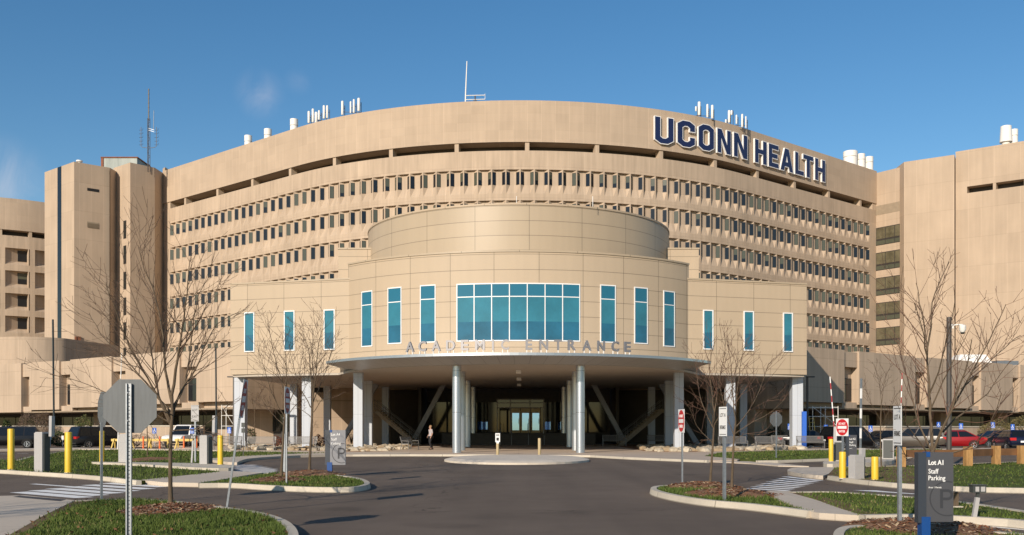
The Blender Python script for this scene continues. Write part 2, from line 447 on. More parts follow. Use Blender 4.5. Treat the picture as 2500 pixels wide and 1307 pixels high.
def pbox(mb, P, s0, s1, d0, d1, z0, z1, m=0, step=None, caps=True):
    """block that follows a path, from s0 to s1, d0 (inner) to d1 (outer)"""
    n = 1 if not step else max(1, int(math.ceil((s1 - s0) / step)))
    vs = []; q = [s0 + (s1 - s0) * i / n for i in range(n + 1)]
    for a in q: vs += [P.pos(a, d1, z0), P.pos(a, d1, z1), P.pos(a, d0, z1), P.pos(a, d0, z0)]
    fs = []; uvs = []
    for i in range(n):
        o = 4 * i; a, b = q[i], q[i + 1]
        for j in range(4): fs.append((o + j, o + 4 + j, o + 4 + (j + 1) % 4, o + (j + 1) % 4))
        uvs += [[(a, z0), (b, z0), (b, z1), (a, z1)], [(a, d1), (b, d1), (b, d0), (a, d0)], [(a, z1), (b, z1), (b, z0), (a, z0)], [(a, d0), (b, d0), (b, d1), (a, d1)]]
    if caps:
        fs += [(0, 1, 2, 3), (4 * n + 3, 4 * n + 2, 4 * n + 1, 4 * n)]
        uvs += [[(d1, z0), (d1, z1), (d0, z1), (d0, z0)], [(d0, z0), (d0, z1), (d1, z1), (d1, z0)]]
    mb.add(vs, fs, m, uvs)
def arc(cx, cy, r, a0, a1, n):   # angle 0 faces the camera, positive to the right
    return [(cx + r * math.sin(a0 + (a1 - a0) * i / n), cy - r * math.cos(a0 + (a1 - a0) * i / n)) for i in range(n + 1)]

# ================================================================ the curved hospital block
AA = R(40.5); AR = 49.0; X0 = .2
half = arc(X0, 178.0, AR, -AA, AA, 90)
ex, ey = AR * math.sin(AA), 178.0 - AR * math.cos(AA)
k = 36.6
FP = Path([(X0 - ex - k * math.cos(AA), ey + k * math.sin(AA))] + half + [(X0 + ex + k * math.cos(AA), ey + k * math.sin(AA))])
hosp = thing('hospital_block', 'big curved tan concrete block with many rows of small windows behind the entrance pavilion', 'building', (X0, 129, 0))
NMOD = 74; MW = 1.87; S0 = (FP.L - NMOD * MW) / 2
ZF = [33.6 - 4.06 * i for i in range(8)]; ZTOP = 38.05
us = [(0, 0)]
FIN = .085; FLK = .44; DPW, DPP = -.05, -.42      # prow windows: they lean back from the fin to a recessed panel
for i in range(NMOD):
    b = S0 + i * MW
    for u, kd in ((0, 'F'), (FIN, 'F'), (FIN + .004, 'W'), (FIN + FLK, 'P'), (MW / 2, 'P')):
        us.append((b + u, kd))
    for u, kd in ((MW - FIN - FLK, 'P'), (MW - FIN - .004, 'W'), (MW - FIN, 'F')):
        us.append((b + u, kd))
us.append((S0 + NMOD * MW, 'F')); us.append((FP.L, 0))
DEP = {0: 0.0, 'F': 0.0, 'W': DPW, 'P': DPP}
zs = [(0, 0)]
for z in reversed(ZF): zs += [(z - 1.2, 0), (z - .001, 1), (z + 1.70, 1), (z + 1.97, 2), (z + 1.98, 0)]
zs.append((ZTOP, 0))
mb = MB(); vs = []
for s_, kd in us:
    for z, kz in zs:
        d = 0 if kz == 0 else DEP[kd] * (1 if kz == 1 else 1.0)
        vs.append(FP.pos(s_, d, z))
nz = len(zs); fs = []; uvs = []
for i in range(len(us) - 1):
    for j in range(nz - 1):
        fs.append((i * nz + j, (i + 1) * nz + j, (i + 1) * nz + j + 1, i * nz + j + 1))
        uvs.append([(us[i][0] - S0, zs[j][0]), (us[i + 1][0] - S0, zs[j][0]), (us[i + 1][0] - S0, zs[j + 1][0]), (us[i][0] - S0, zs[j + 1][0])])
mb.add(vs, fs, 0, uvs)
mb.build('facade_wall', M['conc'], hosp, None, True)
mb = MB(); pbox(mb, FP, .0, FP.L, -2.8, .12, 39.15, 44.6, 0, 1.5)
mb.build('roof_band', M['conc_band'], hosp, 30, True)
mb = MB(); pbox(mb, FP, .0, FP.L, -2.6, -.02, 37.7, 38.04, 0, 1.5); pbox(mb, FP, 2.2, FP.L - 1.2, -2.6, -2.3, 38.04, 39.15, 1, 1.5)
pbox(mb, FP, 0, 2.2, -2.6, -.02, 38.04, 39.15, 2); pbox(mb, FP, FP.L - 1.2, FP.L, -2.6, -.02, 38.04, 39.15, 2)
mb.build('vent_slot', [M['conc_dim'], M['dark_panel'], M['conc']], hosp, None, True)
mb = MB()
inner = [FP.pos(FP.L * i / 60, -2.9, 0)[:2] for i in range(61)]
mb.prism(inner + [(58, 186), (-58, 186)], 0, 43.9)
mb.build('rear_wall', M['conc_band'], hosp, None, True)
i = 0
s_ = S0 + 2.5 * MW
while s_ < FP.L - 2.5:
    mb = MB(); pbox(mb, FP, s_ - .28, s_ + .28, -1.1, -.03, 38.04, 39.15, 0)
    mb.build('pier', M['conc_band'], hosp, None, True)
    s_ += 5 * MW
# windows: the hundred largest as parts, the others as one part
rest = MB(); wr = random.Random(5)
GL = [M['dglass'], M['dglass2'], M['dglass3'], M['dframe']]
def window_at(mb, P, sa, sb, d, z0, z1, g):
    f = .045
    pbox(mb, P, sa, sa + f, d - .06, d + .04, z0, z1, 3); pbox(mb, P, sb - f, sb, d - .06, d + .04, z0, z1, 3)
    pbox(mb, P, sa + f, sb - f, d - .06, d + .04, z1 - f, z1, 3); pbox(mb, P, sa + f, sb - f, d - .06, d + .04, z0, z0 + f, 3)
    if g == 2:
        zm = z0 + (z1 - z0) * wr.uniform(.3, .6)
        pbox(mb, P, sa + f, sb - f, d - .05, d, z0 + f, zm, 0); pbox(mb, P, sa + f, sb - f, d - .05, d, zm, z1 - f, 1)
    else: pbox(mb, P, sa + f, sb - f, d - .05, d, z0 + f, z1 - f, g)
def fbox(mb, P, e0, e1, f0, f1, o0, o1, z0, z1, m):
    L = lambda f: (e0[0] + (e1[0] - e0[0]) * f, e0[1] + (e1[1] - e0[1]) * f)
    (sa, da), (sb, db) = L(f0), L(f1)
    vs = [P.pos(s_, d + o, z) for z in (z0, z1) for s_, d, o in ((sa, da, o1), (sb, db, o1), (sb, db, o0), (sa, da, o0))]
    mb.add(vs, [(3, 2, 1, 0), (4, 5, 6, 7), (0, 1, 5, 4), (1, 2, 6, 5), (2, 3, 7, 6), (3, 0, 4, 7)], m)
def window_flank(mb, P, e0, e1, z0, z1, g):
    f = .045; u = .07
    for a, b, c, d in ((0, u, z0, z1), (1 - u, 1, z0, z1), (u, 1 - u, z0, z0 + f), (u, 1 - u, z1 - f, z1)): fbox(mb, P, e0, e1, a, b, -.05, .045, c, d, 3)
    if g == 2:
        zm = z0 + (z1 - z0) * wr.uniform(.3, .6)
        fbox(mb, P, e0, e1, u, 1 - u, -.04, .02, z0 + f, zm, 0); fbox(mb, P, e0, e1, u, 1 - u, -.04, .02, zm, z1 - f, 1)
    else: fbox(mb, P, e0, e1, u, 1 - u, -.04, .02, z0 + f, z1 - f, g)
nparts = 0
for kf, z in enumerate(ZF):
    for i in range(NMOD):
        b = S0 + i * MW
        for side in (0, 1):
            e0, e1 = (b + FIN + .01, DPW), (b + FIN + FLK - .005, DPP)
            if side: e0, e1 = (b + MW - FIN - FLK + .005, DPP), (b + MW - FIN - .01, DPW)
            g = wr.choices((0, 1, 2), (.56, .22, .22))[0]
            near = (side == 0 and i <= 42) or (side == 1 and i >= 31)
            own = near and nparts < 100 and (kf == 0 or (kf == 1 and (20 <= i <= 29 or 45 <= i <= 55)))
            q = MB() if own else rest
            window_flank(q, FP, e0, e1, z + .01, z + 1.68, g)
            if own: nparts += 1; q.build('window', GL, hosp, None, True)
o = rest.build('window', GL, hosp, None, True); o['kind'] = 'stuff'

# rooftop railing, cable tray
mb = MB()
for a in range(int(FP.L) - 30, int(FP.L), 2):
    p = FP.pos(a, -2.0, 44.6); mb.tube([p, p + Vector((0, 0, 1.0))], .03, 4)
pa = [FP.pos(q, -2.0, 45.6) for q in range(int(FP.L) - 30, int(FP.L), 3)]
mb.tube(pa, .025, 4); mb.tube([p - Vector((0, 0, .45)) for p in pa], .02, 4)
mb.build('roof_railing', M['steel'], hosp, None, True)
mb = MB(); pbox(mb, FP, FP.L - 26, FP.L - .5, -5.5, -2.9, 44.0, 45.0, 0, 3)
mb.build('roof_curb', M['chimney'], hosp, None, True)

# ---------------------------------------------------------------- the blue sign on the top band
GLY = {
 'U': [[(0,1),(.28,1),(.28,.26),(.42,.19),(.58,.19),(.72,.26),(.72,1),(1,1),(1,.13),(.70,0),(.30,0),(0,.13)]],
 'C': [[(1,.62),(1,.87),(.70,1),(.30,1),(0,.87),(0,.13),(.30,0),(.70,0),(1,.13),(1,.38),(.72,.38),(.72,.26),(.58,.19),(.42,.19),(.28,.26),(.28,.74),(.42,.81),(.58,.81),(.72,.74),(.72,.62)]],
 'O': [[(0,.13),(0,.87),(.30,1),(.70,1),(1,.87),(1,.13),(.70,0),(.30,0)], [(.28,.26),(.42,.19),(.58,.19),(.72,.26),(.72,.74),(.58,.81),(.42,.81),(.28,.74)]],
 'N': [[(0,0),(0,1),(.30,1),(.73,.36),(.73,1),(1,1),(1,0),(.70,0),(.27,.64),(.27,0)]],
 'H': [[(0,0),(0,1),(.29,1),(.29,.61),(.71,.61),(.71,1),(1,1),(1,0),(.71,0),(.71,.42),(.29,.42),(.29,0)]],
 'E': [[(0,0),(0,1),(1,1),(1,.81),(.33,.81),(.33,.6),(.9,.6),(.9,.41),(.33,.41),(.33,.19),(1,.19),(1,0)]],
 'A': [[(0,0),(.35,1),(.65,1),(1,0),(.73,0),(.66,.2),(.34,.2),(.27,0)], [(.41,.39),(.59,.39),(.5,.70)]],
 'L': [[(0,0),(0,1),(.34,1),(.34,.19),(1,.19),(1,0)]],
 'T': [[(0,.81),(0,1),(1,1),(1,.81),(.66,.81),(.66,0),(.34,0),(.34,.81)]],
}
sg0 = FP.raw(FP.hit(1800))
bsign = thing('building_sign', 'huge navy blue letters with white outlines on the top band of the curved concrete block', 'sign', (sg0.x, sg0.y, 39.7))
LET = [('U', 135, 340), ('C', 362, 555), ('O', 575, 745), ('N', 765, 915), ('N', 932, 1080), ('H', 1148, 1275), ('E', 1288, 1398), ('A', 1408, 1545), ('L', 1557, 1655), ('T', 1640, 1750), ('H', 1760, 1872)]
for ch, a, b in LET:
    sa, sb = FP.hit(1560 + a / 4.167), FP.hit(1560 + b / 4.167)
    w = sb - sa - .30; H = 3.30 if ch not in 'UCO' else 3.5
    loops = [[(x * w, y * H) for x, y in lp] for lp in GLY[ch]]
    c = (sa + sb) / 2; t = FP.tan(c); p = FP.pos(c, .12, 40.08 - (0.1 if ch in 'UCO' else 0))
    Mx = Matrix(((t.x, 0, t.y, p.x), (t.y, 0, -t.x, p.y), (0, 1, 0, p.z), (0, 0, 0, 1)))
    me1 = poly_mesh(loops, .13, .10); me2 = poly_mesh(loops, .03, 0.0)
    q = MB(); q.mesh(me1, Mx @ Matrix.Translation((-w / 2, 0, .22)))
    lt = q.build('letter', M['white'], bsign, None, True)
    q = MB(); q.mesh(me2, Mx @ Matrix.Translation((-w / 2, 0, .335)))
    q.build('letter_face', M['navy'], lt, None, True)

# ---------------------------------------------------------------- roof things
def stack(px, py0, py1, wpx, D, lab, taper=1.0, cone=False):
    r = wpx / 2 * D / FPX; zb = Z(py1, D) - 1.6; zt = Z(py0, D)
    t = thing('vent_stack', lab, 'vent stack', (X(px, D), D, zb), 0, 'white vent stacks on the roofs')
    h = zt - zb
    mb = MB()
    if cone: mb.lathe([(r * .72, 0), (r * .72, h * .42), (r * .78, h * .44)], (0, 0, 0), 20)
    else: mb.lathe([(r, 0), (r, h * .70)], (0, 0, 0), 20)
    mb.build('pipe', M['chimney'], t, 40)
    mb = MB()
    if cone: mb.lathe([(r * 1.12, h * .43), (r * .95, h), (r * .8, h + .01)], (0, 0, 0), 20)
    else: mb.lathe([(r * 1.03, h * .72), (r * 1.03, h), (r * .85, h + .02)], (0, 0, 0), 20)
    mb.build('cowl', M['chimney'], t, 40)
    return t
stack(606, 332, 358, 18, 152, 'leftmost white vent stack on the curved roof, farthest from the antennas')
stack(654, 316, 342, 18, 149, 'middle one of three white vent stacks on the left half of the curved roof')
stack(718, 292, 320, 19, 145, 'white vent stack on the curved roof just left of the cell antennas')
stack(2076, 371, 396, 33, 168, 'widest of three white vent stacks at the right end of the curved roof')
stack(2102, 377, 403, 19, 168.5, 'middle white vent stack of three at the right end of the curved roof')
stack(2122, 384, 408, 19, 169, 'rightmost white vent stack at the right end of the curved roof')
stack(2456, 309, 352, 26, 154, 'flared white vent stack standing on the roof of the right tower', cone=True)
stack(2476, 317, 345, 17, 156, 'smaller white vent stack behind the flared one on the right tower')

def panel_antenna(pxs, D, lab, seed):
    a = (min(p[0] for p in pxs) + max(p[0] for p in pxs)) / 2
    zb = min(Z(p[2], D) for p in pxs) - .6
    t = thing('cell_antenna', lab, 'antenna', (X(a, D), D, zb), 0, 'cell antenna clusters on the roof')
    for px, y0, y1, w in pxs:
        z0, z1 = Z(y1, D) - zb, Z(y0, D) - zb; x = X(px, D) - X(a, D); r = w * D / FPX / 2
        mb = MB(); mb.lathe([(r * .7, z0), (r, z0 + .08), (r, z1 - .08), (r * .7, z1)], (x, 0, 0), 10); mb.build('antenna_panel', M['chimney'], t, 40)
    mb = MB()
    for px, y0, y1, w in pxs:
        x = X(px, D) - X(a, D) + .28; mb.tube([(x, .25, -.3), (x, .25, Z((y0 + y1) / 2, D) - zb + .4)], .05, 6)
        mb.bar((x, .25, Z((y0 + y1) / 2, D) - zb), (x - .28, 0, Z((y0 + y1) / 2, D) - zb), .06, .06)
    x0, x1 = X(pxs[0][0], D) - X(a, D), X(pxs[-1][0], D) - X(a, D)
    mb.bar((x0, .25, .5), (x1 + .3, .25, .5), .08, .08); mb.bar((x0, .25, 1.1), (x1 + .3, .25, 1.0), .06, .06)
    mb.build('mast_frame', M['pole_dark'], t, None)
panel_antenna([(754, 272, 301, 6), (764, 266, 299, 6), (772, 274, 300, 7), (779, 270, 293, 5), (791, 258, 290, 6), (799, 258, 289, 5)], 140, 'widest cluster of white cell antennas on the left part of the roof', 1)
panel_antenna([(836, 247, 281, 6), (856, 248, 277, 4), (864, 243, 276, 5), (876, 240, 272, 7)], 136.5, 'cell antenna cluster nearest the roof centre on the left half', 2)
panel_antenna([(1699, 260, 272, 4), (1707, 249, 282, 7), (1727, 255, 287, 5), (1739, 257, 290, 6)], 136.5, 'left one of two cell antenna clusters above the blue letters', 3)
panel_antenna([(1772, 292, 302, 4), (1780, 270, 300, 6), (1786, 270, 281, 5), (1798, 281, 303, 4), (1812, 279, 311, 5), (1821, 284, 313, 3)], 140, 'right one of two cell antenna clusters above the blue letters', 4)

t = thing('whip_antenna', 'tall thin white whip antenna near the middle of the roof', 'antenna', (X(1135, 134), 134, 44))
mb = MB(); mb.tube([(0, 0, -.5), (.1, 0, 3.2), (.28, 0, Z(150, 134) - 44)], [.10, .09, .06], 6); mb.build('rod', M['chimney'], t, 40)
t = thing('dipole_antenna', 'dark mast with a double horizontal bar beside the whip antenna', 'antenna', (X(1160, 134), 134, 44))
mb = MB(); mb.tube([(0, 0, -.5), (0, 0, 2.9)], .09, 6); mb.tube([(-.25, 0, 2.4), (0, 0, 1.6), (.25, 0, 2.4)], .05, 5); mb.tube([(.4, .3, -.5), (.42, .3, 1.4)], .06, 5); mb.build('mast', M['pole_dark'], t, 40)
mb = MB()
for z in (2.42, 2.98): mb.tube([(-1.25, 0, z - .03), (1.35, 0, z + .03)], .055, 6)
mb.tube([(1.35, 0, 2.45), (1.35, 0, 3.2)], .03, 5); mb.build('crossbar', M['chimney'], t, 40)

# ================================================================ stair towers on the left
def tower(name, label, cat, corners, z1, m, z0=0, parts=None):
    cx = sum(c[0] for c in corners) / len(corners); cy = sum(c[1] for c in corners) / len(corners)
    t = thing(name, label, cat, (cx, cy, 0))
    mb = MB(); mb.prism(corners, z0, z1); mb.build('wall', m, t, None, True)
    return t
def PX(px, D): return (X(px, D), D)
def wallrect(mb, P, px0, px1, y0, y1, dep, m=0, proud=.02):
    """rectangle on a vertical wall given by a Path, bounded by pixel columns and rows, dep>0 recess look via proud frame"""
    s0, s1 = P.hit(px0), P.hit(px1); D = P.raw((s0 + s1) / 2).y
    pbox(mb, P, s0, s1, -.05, proud, Z(y1, D), Z(y0, D), m)
L1, C1, R1 = PX(109, 161.4), PX(181, 155), PX(268, 158.6)
L2, C2, R2 = PX(277, 161.4), PX(318, 158), PX(378, 161.2)
TA = thing('stair_tower', 'outer blank concrete stair tower at the left, with one vent slot and a louvre', 'building', (*C1, 0))
PA_l, PA_r = Path([L1, C1]), Path([C1, R1])
zt = 1.6 + (HY - 395) * 155 / FPX
mb = MB(); mb.prism([L1, C1, R1, (R1[0] + 1, 176), (L1[0] + 1, 176)], 0, zt); mb.build('wall', M['conc_tower'], TA, None, True)
mb = MB(); wallrect(mb, PA_l, 141, 150, 408, 860, 0, 0, .05); mb.build('window_strip', M['dglass'], TA, None, True)
mb = MB(); wallrect(mb, PA_r, 213, 242, 461, 468, 0, 0, .03); mb.build('vent_slot', M['black'], TA, None, True)
mb = MB(); wallrect(mb, PA_r, 212, 241, 543, 556, 0, 0, .04)
s0, s1 = PA_r.hit(212), PA_r.hit(241); D = 156
for j in range(6): pbox(mb, PA_r, s0 + .05, s1 - .05, .02, .10, Z(556, D) + .12 + j * .13, Z(556, D) + .16 + j * .13, 1)
mb.build('louvre', [M['vent'], M['conc_dim']], TA, None, True)
for px in (177, 188):
    mb = MB(); wallrect(mb, PA_r, px + 1 if px > 181 else 183, px + 8 if px > 181 else 187, 822, 834, 0, 0, .25); mb.build('roof_vent', M['rust'], TA, None, True)
mb = MB(); mb.lathe([(.25, 0), (.25, .5), (.5, .55), (.5, .75), (.1, .85)], (X(194, 157), 157, zt - .05), 12); mb.build('roof_cowl', M['chimney'], TA, 40, True)

TB = thing('stair_tower', 'inner concrete stair tower next to the curved block, with a column of narrow windows', 'building', (*C2, 0))
zt2 = 1.6 + (HY - 397) * 158 / FPX
PB_l, PB_r = Path([L2, C2]), Path([C2, R2])
mb = MB(); mb.prism([L2, C2, R2, (R2[0] + .6, 176), (L2[0] + .6, 176)], 0, zt2); mb.build('wall', M['conc_tower'], TB, None, True)
mb = MB(); mb.prism([PX(267.4, 158.2), PX(277.3, 161.2), PX(279, 170), PX(268, 170)], 0, zt2 - .9); mb.build('glass_joint', M['dglass'], TB, None, True)
for y0, y1 in ((539, 583), (600, 645), (664, 707), (727, 770), (787, 830), (849, 870)):
    mb = MB(); wallrect(mb, PB_l, 301.5, 308.5, y0, y1, 0, 0, .03); wallrect(mb, PB_l, 302.5, 307.5, y0 + 2, (y0 + y1) / 2 - 1, 0, 1, .05); wallrect(mb, PB_l, 302.5, 307.5, (y0 + y1) / 2 + 1, y1 - 2, 0, 1, .05)
    mb.build('window', [M['dframe'], M['dglass3']], TB, None, True)
mb = MB(); mb.prism([(R2[0] - .3, 165.6), (FP.p[0].x + .25, 164.6), (FP.p[0].x + 1, 176), (R2[0] - .3, 176)], 0, 1.6 + (HY - 408) * 164.5 / FPX); mb.build('link_wall', M['conc_tower'], TB, None, True)

PH = thing('roof_penthouse', 'small weathered metal plant box on top of the left stair towers', 'plant room', (X(305, 163), 163, zt2 - .5))
q = MB(); q.bb(-3.2, 2.6, -1.5, 4, -1.2, 2.2); q.build('wall', M['roofmetal'], PH)
q = MB(); q.bb(-3.35, 2.75, -1.65, 4.1, 2.2, 2.35); q.bb(-3.3, -2.9, -1.6, -1.503, -1.2, 2.2); q.build('trim', M['rust'], PH)

t = thing('lattice_mast', 'tall thin lattice radio mast with side antennas on the left stair tower roof', 'antenna', (X(363, 160), 160, zt2))
mb = MB(); zm = Z(219, 160) - zt2
for a in range(3):
    an = a * 2.094; mb.tube([(.22 * math.cos(an), .22 * math.sin(an), -1), (.2 * math.cos(an), .2 * math.sin(an), zm * .62)], .05, 5)
for j in range(16):
    z = j * zm * .62 / 16; a1, a2 = j * 2.094, (j + 1) * 2.094
    mb.tube([(.21 * math.cos(a1), .21 * math.sin(a1), z), (.21 * math.cos(a2), .21 * math.sin(a2), z + zm * .62 / 16)], .03, 4)
mb.tube([(0, 0, zm * .6), (0, 0, zm)], .10, 6); mb.build('mast', M['pole_dark'], t)
for sx in (-1, 1):
    mb = MB(); x = sx * 1.25 - (.3 if sx < 0 else -.1) * 0
    mb.tube([(sx * .2, 0, 2.9), (x * .8, 0, 3.0), (x, 0, 3.2), (x, 0, 6.3)], .045, 5)
    for z in (3.4, 4.0, 4.6, 5.2, 5.8): mb.tube([(x - .3, 0, z), (x + .3, 0, z), (x + .3, 0, z + .3)], .03, 4)
    mb.build('side_antenna', M['pole_dark'], t)
mb = MB(); mb.tube([(.8, 0, 5.9), (.85, 0, 9)], .05, 5); mb.bar((0, 0, 6.1), (.9, 0, 5.8), .06, .06); mb.bar((0, 0, 5.8), (.9, 0, 5.5), .06, .06); mb.build('whip', M['steel'], t)
mb = MB()
for j in range(7): mb.lathe([(.12, 0), (.12, .25)], (0, 0, zm * .64 + j * .72), 6)
mb.build('dipole_array', M['pole_dark'], t)

# ---------------------------------------------------------------- the far round wing, left
RP = Path(arc(X(20, 196), 196, 24, R(-62), R(75), 60))
rw = thing('round_wing', 'rounded concrete wing with large recessed windows at the far left', 'building', (X(20, 196), 175, 0))
zr = [31.5 - 4.03 * i for i in range(7)]
n2 = 12; mw2 = RP.L / n2
us = []
sref = RP.hit(20 / 1.0 * 0 + 11)
off2 = sref % mw2 - mw2
for i in range(-1, n2 + 2):
    b = off2 + i * mw2
    for u, kd in ((0, 'F'), (.12, 'F'), (.13, 'W0'), (2.4, 'W1'), (4.28, 'W1'), (4.30, 'F'), (4.48, 'F'), (4.50, 'W1'), (5.16, 'W1'), (mw2 - .14, 'W1'), (mw2 - .13, 'F')):
        s_ = b + u * (mw2 / 5.45 if u not in (0,) else 1)
        if 0 < s_ < RP.L: us.append((s_, kd))
D2 = {'F': 0.0, 'W0': -.25, 'W1': -1.15}
zs = [(0, 0)]
for z in reversed(zr): zs += [(z - .75, 0), (z, 1), (z + 2.05, 1), (z + 2.2, 1), (z + 2.21, 0)]
zs.append((35.9, 0))
vs = [RP.pos(a, (0 if kz == 0 else D2[kd]), z) for a, kd in us for z, kz in zs]
nz = len(zs); fs = []; uvs = []
for i in range(len(us) - 1):
    for j in range(nz - 1):
        fs.append((i * nz + j, (i + 1) * nz + j, (i + 1) * nz + j + 1, i * nz + j + 1))
        uvs.append([(us[i][0], zs[j][0]), (us[i + 1][0], zs[j][0]), (us[i + 1][0], zs[j + 1][0]), (us[i][0], zs[j + 1][0])])
mb = MB(); mb.add(vs, fs, 0, uvs); mb.build('facade_wall', M['conc'], rw, None, True)
mb = MB(); pbox(mb, RP, 0, RP.L, -4, .1, 36.9, 42.5, 0, 1.2); mb.build('roof_band', M['conc_band'], rw, 30, True)
mb = MB(); pbox(mb, RP, 0, RP.L, -4, -.02, 35.7, 35.89, 0, 1.2); pbox(mb, RP, 0, RP.L, -2.2, -1.9, 35.89, 36.9, 1, 1.2); mb.build('vent_slot', [M['conc_dim'], M['dark_panel']], rw, None, True)
for i in range(-1, n2 + 1):
    s_ = off2 + i * mw2 + .5 * mw2 * 0 + 3.9
    if 1 < s_ < RP.L - 1: mb = MB(); pbox(mb, RP, s_, s_ + .5, -1.9, -.03, 35.89, 36.9, 0); mb.build('pier', M['conc_band'], rw, None, True)
for z in zr[:6]:
    for i in range(0, 13):
        b = off2 + i * mw2; f = mw2 / 5.45
        for u0, u1 in ((2.45, 4.25), (4.53, 5.2)):
            if RP.L * .2 < b + u0 * f and b + u1 * f < RP.L * .8:
                mb = MB(); window_at(mb, RP, b + u0 * f, b + u1 * f, -1.11, z + .05, z + 2.0, wr.choice((0, 0, 2))); mb.build('window', GL, rw, None, True)

# ================================================================ right tower
RT0 = FP.pos(FP.L, 0, 0)
QP = Path([(RT0.x - .02, RT0.y), PX(2208, 160.2)])
rt = thing('right_tower', 'blank tan concrete tower at the right with a column of corridor windows on its left', 'building', (X(2300, 157), 157, 0))
zt = 44.3
mb = MB(); mb.prism([QP.p[0][:], QP.p[1][:], (QP.p[1].x + 1, 184), (QP.p[0].x, 184)], 0, zt); mb.build('link_wall', M['conc_tower'], rt, None, True)
SP = Path([PX(2207, 158.9), PX(2330, 154.6)])
zt3 = 1.6 + (HY - 396) * 158.9 / FPX
mb = MB(); mb.prism([SP.p[0][:], SP.p[1][:], PX(2334, 158), (SP.p[1].x + 3, 184), (SP.p[0].x + 1, 184)], 0, zt3); mb.build('wall', M['conc_tower'], rt, None, True)
TP = Path([PX(2333, 155.6), PX(2700, 143.2)])
mb = MB(); 
def zrow(y, px):
    D = TP.raw(TP.hit(px)).y; return Z(y, D)
za, zb = zrow(472, 2362), zrow(456, 2362)
ztp = zrow(368, 2352)
sA, sB = TP.hit(2361), TP.hit(2640)
pbox(mb, TP, 0, TP.L, -3, 0, 0, za, 0); pbox(mb, TP, 0, TP.L, -3, 0.0, zb, ztp, 0)
pbox(mb, TP, 0, sA, -3, 0, za, zb, 0); pbox(mb, TP, sB, TP.L, -3, 0, za, zb, 0)
mb.build('outer_wall', M['conc_tower'], rt, None, True)
mb = MB(); pbox(mb, TP, sA, sB, -2.8, -1.6, za, zb, 0); mb.build('vent_slot', M['dark_panel'], rt, None, True)
for px in (2424, 2500, 2580):
    q = TP.hit(px); mb = MB(); pbox(mb, TP, q, q + .45, -1.6, -.03, za, zb, 0); mb.build('pier', M['conc_tower'], rt, None, True)
mb = MB(); wallrect(mb, QP, 2138, 2206, 497, 520, 0, 0, .03); mb.build('vent_slot', M['conc_dim'], rt, None, True)
for j in range(5):
    y0 = 549 + j * 62; mb = MB()
    s0, s1 = QP.hit(2136), QP.L - .02; D = 162
    z1, z0 = Z(y0 + 1, D), Z(y0 + 45, D)
    pbox(mb, QP, s0, s1, .0, .04, z0, z1, 0)
    n = 3
    for i in range(n):
        a, b = s0 + (s1 - s0) * i / n + .07, s0 + (s1 - s0) * (i + 1) / n - .05
        pbox(mb, QP, a, b, .03, .055, z0 + 1.05, z1 - .12, 1); pbox(mb, QP, a, b, .03, .055, z0 + .1, z0 + .75, 2)
    mb.build('corridor_window', [M['dframe'], mat('corridor_glass', (.12, .105, .065), .15, ior=1.5, var=.35, scale=.9), M['dglass2']], rt, None, True)

